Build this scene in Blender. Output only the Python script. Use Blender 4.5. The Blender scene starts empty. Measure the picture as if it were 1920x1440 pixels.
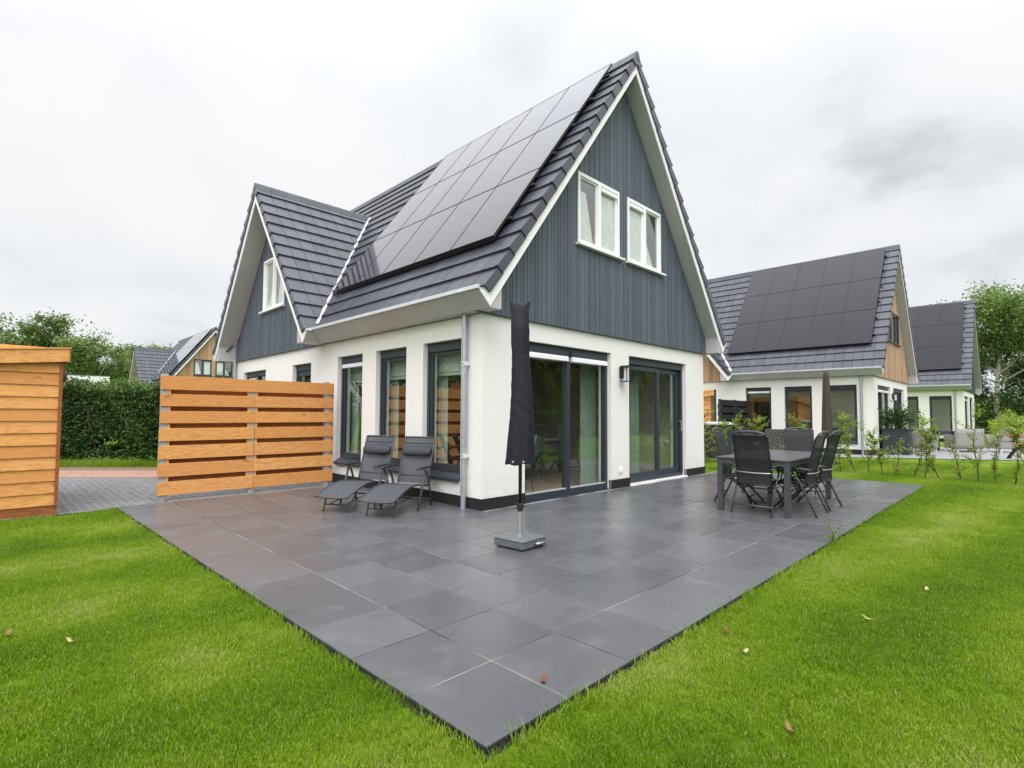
import bpy, bmesh, math, random
import numpy as np
from mathutils import Vector, Matrix, Euler
R=math.radians
random.seed(7); rng=np.random.default_rng(7)
scene=bpy.context.scene
col=scene.collection

# ------------------------------------------------------------------ camera
cam=bpy.data.cameras.new('camera'); co=bpy.data.objects.new('camera',cam); col.objects.link(co)
rt=Vector((0.70864375,-0.70554841,0.00504723)); up=Vector((-0.03540591,-0.02841498,0.99896897)); bk=Vector((-0.70467756,-0.70809182,-0.04511668))
m=Matrix((rt,up,bk)).transposed().to_4x4(); m.translation=Vector((-4.82266,-5.43169,1.32195)); co.matrix_world=m
cam.sensor_width=36; cam.lens=36*982.85/1920; cam.shift_y=12.5/1920; cam.clip_end=2000; cam.clip_start=0.05
scene.camera=co

# ------------------------------------------------------------------ world, sun, exposure
SUN_EL,SUN_AZ=R(56),R(222)          # sun behind the camera, hidden by cloud
wd=bpy.data.worlds.new("World"); scene.world=wd; wd.use_nodes=True
nt=wd.node_tree; nt.nodes.clear(); N=nt.nodes.new; L=nt.links.new
sky=N('ShaderNodeTexSky'); sky.sky_type='NISHITA'; sky.sun_disc=False; sky.sun_elevation=SUN_EL; sky.sun_rotation=math.pi/2-SUN_AZ
tc=N('ShaderNodeTexCoord')
def wmath(op,a,b=None,c=None):
    n=N('ShaderNodeMath'); n.operation=op
    for i,v in enumerate((a,b,c)):
        if v is None: continue
        if isinstance(v,(int,float)): n.inputs[i].default_value=v
        else: L(v,n.inputs[i])
    return n.outputs[0]
sep=N('ShaderNodeSeparateXYZ'); L(tc.outputs['Generated'],sep.inputs[0])
zc=wmath('MAXIMUM',sep.outputs[2],0.0)
den=wmath('ADD',zc,0.28)
px=wmath('DIVIDE',sep.outputs[0],den); py=wmath('DIVIDE',sep.outputs[1],den)
cmb=N('ShaderNodeCombineXYZ'); L(py,cmb.inputs[0]); L(px,cmb.inputs[1])
def wnoise(scale,detail,rough,off):
    mp=N('ShaderNodeMapping'); L(cmb.outputs[0],mp.inputs[0]); mp.inputs['Location'].default_value=off
    n=N('ShaderNodeTexNoise'); L(mp.outputs[0],n.inputs['Vector']); n.inputs['Scale'].default_value=scale
    n.inputs['Detail'].default_value=detail; n.inputs['Roughness'].default_value=rough
    return n.outputs[0]
n1=wnoise(0.75,6,0.5,(3.1,1.2,0)); n2=wnoise(1.9,6,0.52,(7.7,4.3,0))
mixn=wmath('ADD',wmath('MULTIPLY',n1,0.65),wmath('MULTIPLY',n2,0.35))
# heavier grey banks of cloud in a few parts of the sky
def bank(dirv,pw,amt,nz_):
    vn=N('ShaderNodeVectorMath'); vn.operation='NORMALIZE'; L(tc.outputs['Generated'],vn.inputs[0])
    dd=N('ShaderNodeVectorMath'); dd.operation='DOT_PRODUCT'; L(vn.outputs[0],dd.inputs[0]); dd.inputs[1].default_value=dirv
    g=wmath('POWER',wmath('MAXIMUM',dd.outputs['Value'],0.0),pw); k=wmath('MAXIMUM',wmath('MULTIPLY',wmath('SUBTRACT',nz_,0.42),5.0),0.0)
    return wmath('MULTIPLY',wmath('MULTIPLY',g,wmath('MINIMUM',k,1.0)),amt)
n3=wnoise(1.7,6,0.5,(1.3,8.1,0))
for dv,pw,am in (((0.92, 0.1623, 0.3567),70,.105),((0.9252, 0.2203, 0.309),160,.07),((0.9378, 0.0399, 0.3448),120,.05),((0.8446, 0.1092, 0.5241),30,.04),((0.0335, 0.9744, 0.2224),40,.025),((-0.2984, 0.9294, 0.2174),5,.03),((-.3,.1,.95),4,.03)):
    mixn=wmath('SUBTRACT',mixn,bank(dv,pw,am,n3))
rp=N('ShaderNodeValToRGB'); L(mixn,rp.inputs[0])
e=rp.color_ramp.elements
e[0].position=0.26; e[0].color=(0.50,0.52,0.56,1)
e[1].position=0.56; e[1].color=(0.97,0.975,0.975,1)
x=e.new(0.36); x.color=(0.72,0.745,0.78,1)
x=e.new(0.42); x.color=(0.86,0.885,0.915,1)
x=e.new(0.48); x.color=(0.925,0.94,0.96,1)
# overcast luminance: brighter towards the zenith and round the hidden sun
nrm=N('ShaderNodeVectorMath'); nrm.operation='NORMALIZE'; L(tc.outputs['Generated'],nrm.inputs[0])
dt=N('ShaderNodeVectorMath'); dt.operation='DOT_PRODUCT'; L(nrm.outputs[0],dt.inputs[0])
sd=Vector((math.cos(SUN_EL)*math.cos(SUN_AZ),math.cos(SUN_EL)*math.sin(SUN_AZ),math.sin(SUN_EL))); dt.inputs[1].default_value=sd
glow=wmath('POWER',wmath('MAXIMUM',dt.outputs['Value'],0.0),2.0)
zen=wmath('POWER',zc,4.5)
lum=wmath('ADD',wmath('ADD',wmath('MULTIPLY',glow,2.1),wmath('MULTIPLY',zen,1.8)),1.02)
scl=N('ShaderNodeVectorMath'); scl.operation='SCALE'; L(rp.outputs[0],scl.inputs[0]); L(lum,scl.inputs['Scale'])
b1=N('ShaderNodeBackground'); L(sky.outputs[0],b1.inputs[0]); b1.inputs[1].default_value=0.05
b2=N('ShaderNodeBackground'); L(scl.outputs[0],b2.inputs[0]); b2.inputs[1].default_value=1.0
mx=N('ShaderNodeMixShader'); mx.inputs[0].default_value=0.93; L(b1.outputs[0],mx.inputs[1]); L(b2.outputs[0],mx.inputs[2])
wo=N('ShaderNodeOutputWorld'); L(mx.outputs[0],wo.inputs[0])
sl=bpy.data.lights.new('sun','SUN'); sl.energy=1.25; sl.angle=R(32); sl.color=(1.0,0.965,0.91)
so=bpy.data.objects.new('sun',sl); col.objects.link(so); so.rotation_euler=(-sd).to_track_quat('-Z','Y').to_euler()
scene.view_settings.view_transform='Standard'; scene.view_settings.look='None'; scene.view_settings.gamma=1; scene.view_settings.exposure=0.0
scene.cycles.max_bounces=8; scene.cycles.transparent_max_bounces=16; scene.cycles.use_denoising=True

# ------------------------------------------------------------------ materials
MATS={}
class NT:
    def __init__(s,name):
        s.m=bpy.data.materials.new(name); s.m.use_nodes=True; s.t=s.m.node_tree; s.t.nodes.clear()
        s.out=s.t.nodes.new('ShaderNodeOutputMaterial'); MATS[name]=s.m
    def n(s,ty,**k):
        q=s.t.nodes.new('ShaderNode'+ty)
        for a,b in k.items(): setattr(q,a,b)
        return q
    def l(s,a,b): s.t.links.new(a,b)
    def set(s,inp,v):
        if hasattr(v,'is_linked') or isinstance(v,bpy.types.NodeSocket): s.l(v,inp)
        else: inp.default_value=v
    def math(s,op,a,b=0.0,clamp=False):
        q=s.n('Math',operation=op,use_clamp=clamp); s.set(q.inputs[0],a); s.set(q.inputs[1],b); return q.outputs[0]
    def obj(s): return s.n('TexCoord').outputs['Object']
    def pos(s): return s.n('NewGeometry').outputs['Position']
    def mapv(s,v,scale=(1,1,1),loc=(0,0,0),rot=(0,0,0)):
        q=s.n('Mapping'); s.l(v,q.inputs[0]); q.inputs['Scale'].default_value=scale; q.inputs['Location'].default_value=loc; q.inputs['Rotation'].default_value=rot; return q.outputs[0]
    def noise(s,v,scale=5,detail=4,rough=.5,dist=0.):
        q=s.n('TexNoise'); s.l(v,q.inputs['Vector']); q.inputs['Scale'].default_value=scale; q.inputs['Detail'].default_value=detail
        q.inputs['Roughness'].default_value=rough; q.inputs['Distortion'].default_value=dist; return q.outputs[0]
    def ramp(s,f,els,interp='LINEAR'):
        q=s.n('ValToRGB'); s.l(f,q.inputs[0]); q.color_ramp.interpolation=interp; e=q.color_ramp.elements
        for i,(p,c) in enumerate(els):
            el=e[i] if i<2 else e.new(p)
            el.position=p; el.color=(*c,1) if len(c)==3 else c
        return q.outputs[0]
    def mix(s,f,a,b,mode='MIX'):
        q=s.n('Mix',data_type='RGBA',blend_type=mode); s.set(q.inputs[0],f)
        for i,v in ((6,a),(7,b)):
            if isinstance(v,tuple): q.inputs[i].default_value=(*v,1)
            else: s.l(v,q.inputs[i])
        return q.outputs[2]
    def attr(s,name='tone'): return s.n('Attribute',attribute_name=name).outputs['Fac']
    def bsdf(s,color,rough=.5,spec=.5,metal=0.,bump=None,bstr=.3,bdist=.01,trans=None,coat=0.,sheen=0.):
        p=s.n('BsdfPrincipled')
        if isinstance(color,tuple): p.inputs['Base Color'].default_value=(*color,1)
        else: s.l(color,p.inputs['Base Color'])
        s.set(p.inputs['Roughness'],rough); p.inputs['Specular IOR Level'].default_value=spec; p.inputs['Metallic'].default_value=metal
        p.inputs['Coat Weight'].default_value=coat; p.inputs['Coat Roughness'].default_value=.05
        if bump is not None:
            b=s.n('Bump'); b.inputs['Strength'].default_value=bstr; b.inputs['Distance'].default_value=bdist; s.l(bump,b.inputs['Height']); s.l(b.outputs[0],p.inputs['Normal'])
        o=p.outputs[0]
        if trans:
            t=s.n('BsdfTranslucent')
            if isinstance(color,tuple): t.inputs[0].default_value=(*color,1)
            else: s.l(color,t.inputs[0])
            mm=s.n('MixShader'); mm.inputs[0].default_value=trans; s.l(o,mm.inputs[1]); s.l(t.outputs[0],mm.inputs[2]); o=mm.outputs[0]
        s.l(o,s.out.inputs[0]); return p
def plain(name,c,rough=.5,metal=0.,spec=.5,nscale=6,var=.12,bump=0):
    q=NT(name); v=q.obj(); nz=q.noise(v,nscale,5,.6)
    lo=tuple(x*(1-var) for x in c); hi=tuple(min(1,x*(1+var)) for x in c)
    cc=q.ramp(nz,[(.3,lo),(.7,hi)])
    q.bsdf(cc,rough,spec,metal,bump=q.noise(v,nscale*25,3,.6) if bump else None,bstr=bump,bdist=.002); return q.m

# stucco
q=NT('stucco'); v=q.obj(); big=q.noise(v,.9,5,.6); fine=q.noise(v,160,3,.6)
st=q.noise(q.mapv(v,(3,3,.35)),1.2,5,.6)
c=q.mix(q.math('MULTIPLY',st,.5),(.83,.815,.78),(.79,.775,.74)); c=q.mix(q.math('MULTIPLY',big,.35),c,(.70,.69,.66))
sz=q.n('SeparateXYZ'); q.l(v,sz.inputs[0]); low=q.ramp(sz.outputs[2],[(.14,(1,1,1)),(.55,(0,0,0))]); dn=q.ramp(q.noise(v,7,6,.7),[(.42,(0,0,0)),(.7,(.55,.55,.55))])
dd_=q.mix(1.,low,dn,'MULTIPLY'); c=q.mix(dd_,c,(.50,.47,.41))
q.bsdf(c,.9,.2,bump=fine,bstr=.35,bdist=.003)
plain('plinth_black',(.018,.018,.019),.75,spec=.3,var=.35,nscale=9,bump=.3)
plain('white_trim',(.86,.845,.86),.35,nscale=2,var=.03)
plain('soffit_grey',(.46,.455,.46),.4,nscale=1.5,var=.04)
plain('frame_dark',(.030,.040,.052),.38,nscale=3,var=.08)
plain('zinc',(.42,.47,.49),.42,metal=.65,nscale=14,var=.16)
plain('zinc_bright',(.72,.75,.78),.35,metal=.5,nscale=20,var=.1)
plain('black_metal',(.014,.014,.016),.4,nscale=4,var=.1)
plain('dark_grey_metal',(.055,.058,.064),.38,nscale=4,var=.1)
plain('silver',(.50,.51,.53),.35,metal=.8,nscale=10,var=.08)
plain('rubber',(.012,.012,.012),.7)
plain('concrete',(.33,.36,.37),.85,nscale=40,var=.25,bump=.4)
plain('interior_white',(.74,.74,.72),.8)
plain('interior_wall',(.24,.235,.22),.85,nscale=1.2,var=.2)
plain('blind_white',(.62,.70,.63),.85,nscale=30,var=.04)
plain('curtain_green',(.30,.38,.33),.9,nscale=30,var=.06)
plain('green_fabric',(.20,.31,.25),.85,nscale=60,var=.1)
plain('table_top',(.085,.087,.096),.34,nscale=3,var=.1)
plain('parasol_plate',(.115,.125,.135),.5,nscale=30,var=.1)
plain('brown_cloth',(.055,.043,.036),.85,nscale=18,var=.2)
plain('planter_dark',(.030,.034,.044),.6,nscale=6,var=.2)
plain('tub_lid',(.45,.49,.52),.5,nscale=6,var=.1)
plain('bark',(.16,.13,.10),.9,nscale=12,var=.4,bump=.5)
plain('pale_bark',(.36,.33,.27),.9,nscale=9,var=.35,bump=.4)
plain('twig',(.10,.065,.045),.9,nscale=20,var=.3)
plain('red_petal',(.45,.02,.04),.7)
plain('dry_leaf',(.22,.12,.05),.8,nscale=60,var=.4)
plain('red_leaf',(.16,.045,.02),.7,nscale=60,var=.4)
plain('pale_leaf',(.42,.34,.16),.8,nscale=60,var=.3)
plain('render_white',(.78,.78,.76),.8)
plain('black_text',(.03,.03,.03),.6)
plain('lamp_glass',(.75,.76,.74),.25)
# wicker
q=NT('wicker_grey'); v=q.obj(); w=q.n('TexWave',wave_type='BANDS',bands_direction='Z'); q.l(v,w.inputs[0]); w.inputs['Scale'].default_value=22; w.inputs['Distortion'].default_value=2
w2=q.n('TexWave',wave_type='BANDS',bands_direction='DIAGONAL'); q.l(v,w2.inputs[0]); w2.inputs['Scale'].default_value=18
f=q.math('MULTIPLY',w.outputs['Fac'],w2.outputs['Fac']); q.bsdf(q.ramp(f,[(.0,(.24,.22,.20)),(.6,(.50,.47,.43))]),.8,bump=f,bstr=.6,bdist=.01)
q=NT('wicker_dark'); v=q.obj(); w=q.n('TexWave',wave_type='BANDS',bands_direction='Z'); q.l(v,w.inputs[0]); w.inputs['Scale'].default_value=5; w.inputs['Distortion'].default_value=1
w2=q.n('TexWave',wave_type='BANDS',bands_direction='DIAGONAL'); q.l(v,w2.inputs[0]); w2.inputs['Scale'].default_value=5
f=q.math('MULTIPLY',w.outputs['Fac'],w2.outputs['Fac']); q.bsdf(q.ramp(f,[(.05,(.015,.013,.013)),(.35,(.13,.115,.11))]),.7,bump=f,bstr=.6,bdist=.02)
# roof tiles
q=NT('roof_tile'); v=q.obj(); t=q.attr(); nz=q.noise(v,3,5,.6); f2=q.noise(v,90,3,.6)
c=q.ramp(t,[(0,(.038,.040,.056)),(1,(.068,.072,.096))]); c=q.mix(q.math('MULTIPLY',nz,.45),c,(.055,.056,.070))
q.bsdf(c,q.math('ADD',q.math('MULTIPLY',nz,.15),.26),.5,bump=f2,bstr=.08,bdist=.002)
# solar panel glass: fine cell grid
q=NT('solar_glass'); v=q.obj(); sp=q.n('SeparateXYZ'); q.l(v,sp.inputs[0])
def grid(q,s,step,wd):
    a=q.math('FRACT',q.math('DIVIDE',s,step)); a=q.math('ABSOLUTE',q.math('SUBTRACT',a,.5)); return q.math('GREATER_THAN',a,.5-wd)
g=q.math('MAXIMUM',grid(q,sp.outputs[0],.1667,.02),grid(q,sp.outputs[1],.0835,.02))
g2=grid(q,sp.outputs[0],.01041,.12)
c=q.mix(g,(.014,.013,.020),(.040,.034,.040)); c=q.mix(q.math('MULTIPLY',g2,.3),c,(.036,.028,.032))
nz=q.noise(v,2.5,5,.6)
pb=q.bsdf(c,.5,.1)
# anti-reflective solar glass: weak mirror head-on, strong at grazing angles
fr=q.n('Fresnel'); fr.inputs[0].default_value=1.5; fa=q.math('ADD',q.math('MULTIPLY',q.math('SUBTRACT',fr.outputs[0],.04),1.6),.002,True)
gl=q.n('BsdfGlossy'); q.set(gl.inputs['Roughness'],q.math('ADD',q.math('MULTIPLY',nz,.08),.03)); gl.inputs['Color'].default_value=(.96,.97,1,1)
mm=q.n('MixShader'); q.l(fa,mm.inputs[0]); q.l(pb.outputs[0],mm.inputs[1]); q.l(gl.outputs[0],mm.inputs[2]); q.l(mm.outputs[0],q.out.inputs[0])
# vertical cladding painted blue-grey
def cladding(name,stops,grain=.35):
    q=NT(name); v=q.obj(); t=q.attr(); off=q.n('CombineXYZ'); q.l(q.math('MULTIPLY',t,37.),off.inputs[0]); q.l(q.math('MULTIPLY',t,53.),off.inputs[1]); q.l(q.math('MULTIPLY',t,71.),off.inputs[2])
    av=q.n('VectorMath',operation='ADD'); q.l(v,av.inputs[0]); q.l(off.outputs[0],av.inputs[1])
    g=q.noise(q.mapv(av.outputs[0],(28,28,1.6)),1.6,6,.65,.6); k=q.noise(q.mapv(av.outputs[0],(9,9,5)),1.0,2,.5)
    kn=q.ramp(k,[(.70,(0,0,0)),(.76,(1,1,1))])
    c=q.ramp(t,stops); c=q.mix(q.math('MULTIPLY',g,grain),c,tuple(x*.35 for x in stops[0][1])); c=q.mix(q.math('MULTIPLY',kn,.5),c,tuple(x*.3 for x in stops[0][1]))
    q.bsdf(c,.62,.35,bump=g,bstr=.3,bdist=.003)
cladding('cladding_blue',[(0,(.086,.104,.130)),(.5,(.104,.125,.153)),(1,(.124,.147,.177))])
cladding('cladding_wood',[(0,(.40,.235,.135)),(.5,(.52,.335,.20)),(1,(.60,.41,.26))])
cladding('cladding_dark',[(0,(.05,.06,.07)),(1,(.07,.08,.09))])
# larch boards (horizontal along x)
def larch(name,stops,dark,axis='x',glow=.5):
    q=NT(name); v=q.obj(); t=q.attr(); off=q.n('CombineXYZ'); q.l(q.math('MULTIPLY',t,31.),off.inputs[0]); q.l(q.math('MULTIPLY',t,47.),off.inputs[1]); q.l(q.math('MULTIPLY',t,17.),off.inputs[2])
    av=q.n('VectorMath',operation='ADD'); q.l(v,av.inputs[0]); q.l(off.outputs[0],av.inputs[1]); vv=av.outputs[0]
    wv=q.noise(q.mapv(vv,(1.3,3,7)),1.0,3,.5,.4)
    rings=q.math('FRACT',q.math('MULTIPLY',wv,11.)); rings=q.math('ABSOLUTE',q.math('SUBTRACT',rings,.5))
    g=q.noise(q.mapv(vv,(2.2,30,45)),1.5,5,.6)
    k=q.noise(q.mapv(vv,(5,5,9)),1.0,2,.45); kn=q.ramp(k,[(.68,(0,0,0)),(.74,(1,1,1))])
    c=q.ramp(t,stops); c=q.mix(q.ramp(rings,[(.08,(.5,.5,.5)),(.30,(0,0,0))]),c,dark); c=q.mix(q.math('MULTIPLY',g,.4),c,tuple(x*.8 for x in dark)); c=q.mix(q.math('MULTIPLY',kn,.55),c,tuple(x*.45 for x in dark))
    q.bsdf(c,.68,.25,bump=g,bstr=.3,bdist=.002)
larch('larch',[(0,(.66,.30,.095)),(.45,(.78,.385,.125)),(.8,(.84,.45,.155)),(1,(.70,.31,.12))],(.56,.215,.06))
larch('larch_dark',[(0,(.30,.10,.035)),(1,(.40,.15,.05))],(.20,.06,.02))
larch('black_wood',[(0,(.018,.016,.017)),(1,(.03,.027,.027))],(.012,.011,.011))
larch('oak_floor',[(0,(.50,.34,.20)),(1,(.58,.41,.26))],(.38,.24,.13))
# patio slabs
q=NT('slab_concrete'); v=q.pos(); t=q.attr()
n1_=q.noise(v,.7,6,.6,.5); n2_=q.noise(q.mapv(v,(1,1,1),rot=(0,0,.6)),3.2,5,.58,.25); n3=q.noise(v,260,2,.5); n4=q.noise(v,28,4,.6)
c=q.ramp(t,[(0,(.078,.080,.090)),(.5,(.096,.098,.109)),(1,(.114,.117,.129))])
c=q.mix(q.ramp(n1_,[(.42,(0,0,0)),(.75,(.42,.42,.42))]),c,(.145,.148,.162))
sm=q.ramp(n2_,[(.56,(0,0,0)),(.78,(.32,.32,.32))]); c=q.mix(sm,c,(.225,.228,.24))
c=q.mix(q.ramp(n2_,[(.22,(.5,.5,.5)),(.40,(0,0,0))]),c,(.072,.070,.070))
sp_=q.ramp(q.noise(v,55,2,.4),[(.77,(0,0,0)),(.80,(.7,.7,.7))]); c=q.mix(q.math('MULTIPLY',sp_,q.ramp(n1_,[(.45,(0,0,0)),(.6,(1,1,1))])),c,(.42,.42,.40))
c=q.mix(q.math('MULTIPLY',n3,.3),c,(.08,.08,.086))
rg=q.math('ADD',q.math('MULTIPLY',n2_,.35),.14)
q.bsdf(c,rg,.55,bump=n3,bstr=.12,bdist=.001)
q=NT('joint'); v=q.pos(); nz=q.noise(v,2.2,5,.7); c=q.ramp(q.noise(v,1.3,2,.5),[(.40,(.06,.058,.056)),(.56,(.33,.32,.31))]); q.bsdf(c,.95,.1)
plain('pale_paving',(.30,.30,.31),.5,nscale=3,var=.15)
plain('edge_black',(.012,.012,.012),.9,nscale=60,var=.5,bump=.5)
# clinkers
def brickmat(name,c1,c2,mortar,w,h,rot=0,msize=.008):
    q=NT(name); v=q.pos(); b=q.n('TexBrick'); q.l(q.mapv(v,(1,1,1),rot=(0,0,rot)),b.inputs[0]); b.inputs['Scale'].default_value=1; b.inputs['Brick Width'].default_value=w; b.inputs['Row Height'].default_value=h
    b.inputs['Mortar Size'].default_value=msize; b.inputs['Mortar Smooth'].default_value=.2; b.inputs['Color1'].default_value=(*c1,1); b.inputs['Color2'].default_value=(*c2,1); b.inputs['Mortar'].default_value=(*mortar,1)
    nz=q.noise(v,1.3,6,.7); c=q.mix(q.math('MULTIPLY',nz,.5),b.outputs['Color'],tuple((x+y)/2 for x,y in zip(c1,c2)))
    inv=q.math('SUBTRACT',1.,b.outputs['Fac']); q.bsdf(c,.75,.35,bump=inv,bstr=.5,bdist=.006)
brickmat('clinker',(.125,.13,.145),(.20,.205,.22),(.36,.33,.27),.21,.105,rot=math.pi/2,msize=.006)
brickmat('red_clinker',(.36,.19,.14),(.44,.26,.20),(.30,.22,.18),.2,.1,rot=R(-42))
brickmat('brown_brick',(.30,.20,.15),(.38,.27,.21),(.40,.36,.32),.21,.06)
plain('soil',(.20,.14,.095),.95,nscale=25,var=.45,bump=.6)
# vegetation
def leafmat(name,stops,trans=.3,rough=.5):
    q=NT(name); t=q.attr(); o=q.n('ObjectInfo').outputs['Random']
    f=q.math('ADD',q.math('MULTIPLY',t,.85),q.math('MULTIPLY',o,.15)); c=q.ramp(f,stops); q.bsdf(c,rough,.35,trans=trans)
leafmat('leaf_oak',[(0,(.060,.105,.026)),(.5,(.13,.205,.050)),(1,(.26,.34,.09))])
leafmat('leaf_dark',[(0,(.038,.080,.022)),(.6,(.085,.150,.038)),(1,(.17,.25,.06))])
leafmat('leaf_light',[(0,(.10,.165,.04)),(.5,(.19,.285,.07)),(1,(.33,.43,.13))])
leafmat('leaf_hedge',[(0,(.030,.068,.018)),(.5,(.070,.140,.034)),(.8,(.13,.225,.05)),(1,(.28,.34,.09))],.25,.45)
leafmat('leaf_young',[(0,(.17,.25,.03)),(.6,(.30,.42,.055)),(.9,(.42,.48,.09)),(1,(.30,.13,.05))],.4)
def grassmat(name,blade):
    q=NT(name); v=q.pos()
    big=q.noise(v,.55,3,.5,.3); med=q.noise(v,2.6,4,.6,.6); fine=q.noise(v,45,4,.7)
    # mowing bands run parallel to the long terrace edge
    sx=q.n('SeparateXYZ'); q.l(v,sx.inputs[0]); band=q.math('SINE',q.math('ADD',q.math('MULTIPLY',sx.outputs[1],4.2),q.math('MULTIPLY',sx.outputs[0],.5)))
    f=q.math('ADD',q.math('MULTIPLY',big,.65),q.math('MULTIPLY',med,.35)); f=q.math('ADD',f,q.math('MULTIPLY',band,.10))
    c=q.ramp(f,[(.32,(.140,.262,.010)),(.47,(.208,.345,.013)),(.59,(.290,.410,.028)),(.72,(.43,.49,.11))])
    if blade:
        t=q.attr(); c=q.mix(q.math('MULTIPLY',t,.38),c,(.10,.19,.008)); 
        dr=q.math('GREATER_THAN',t,.955); c=q.mix(q.math('MULTIPLY',dr,.75),c,(.42,.40,.18))
        q.bsdf(c,.45,.3,trans=.35)
    else:
        c=q.mix(.45,c,(.05,.11,.008)); c=q.mix(q.math('MULTIPLY',fine,.5),c,(.035,.08,.008)); q.bsdf(c,.9,.1,bump=fine,bstr=.8,bdist=.03)
grassmat('grass_blade',True); grassmat('grass_ground',False)
# sling fabric: fine see-through weave
def sling(name,c,op):
    q=NT(name); v=q.obj(); nz=q.noise(q.mapv(v,(1,1,1)),180,2,.5); col_=q.mix(nz,tuple(x*.8 for x in c),tuple(x*1.25 for x in c))
    p=q.bsdf(col_,.7,.3); t=q.n('BsdfTransparent'); mm=q.n('MixShader'); mm.inputs[0].default_value=op; q.l(t.outputs[0],mm.inputs[1]); q.l(p.outputs[0],mm.inputs[2]); q.l(mm.outputs[0],q.out.inputs[0])
sling('sling_black',(.024,.025,.028),.94); sling('sling_grey',(.070,.074,.086),.95)
q=NT('parasol_cloth'); v=q.obj(); nz=q.noise(q.mapv(v,(8,8,2)),1.6,5,.6,1.5); f2=q.noise(v,300,2,.5)
q.bsdf(q.mix(nz,(.009,.0095,.015),(.018,.0185,.026)),.55,.25,bump=nz,bstr=.6,bdist=.02)
# glass
def glass(name,tint,ior):
    q=NT(name); geo=q.n('NewGeometry'); dp=q.n('VectorMath',operation='DOT_PRODUCT'); q.l(geo.outputs['Incoming'],dp.inputs[0]); q.l(geo.outputs['Normal'],dp.inputs[1])
    cs=q.math('SUBTRACT',1.,q.math('ABSOLUTE',dp.outputs['Value'])); fres=q.math('ADD',q.math('MULTIPLY',q.math('POWER',cs,4.),1.-ior),ior,True); tr=q.n('BsdfTransparent'); tr.inputs[0].default_value=(*tint,1)
    gl=q.n('BsdfGlossy'); gl.inputs['Roughness'].default_value=.004; gl.inputs['Color'].default_value=(.93,.97,.95,1)
    v=q.obj(); nz=q.noise(v,1.1,2,.5); b=q.n('Bump'); b.inputs['Strength'].default_value=.04; b.inputs['Distance'].default_value=.02; q.l(nz,b.inputs['Height']); q.l(b.outputs[0],gl.inputs['Normal'])
    mm=q.n('MixShader'); q.l(fres,mm.inputs[0]); q.l(tr.outputs[0],mm.inputs[1]); q.l(gl.outputs[0],mm.inputs[2]); q.l(mm.outputs[0],q.out.inputs[0])
glass('window_glass',(.84,.90,.86),.23)

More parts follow.
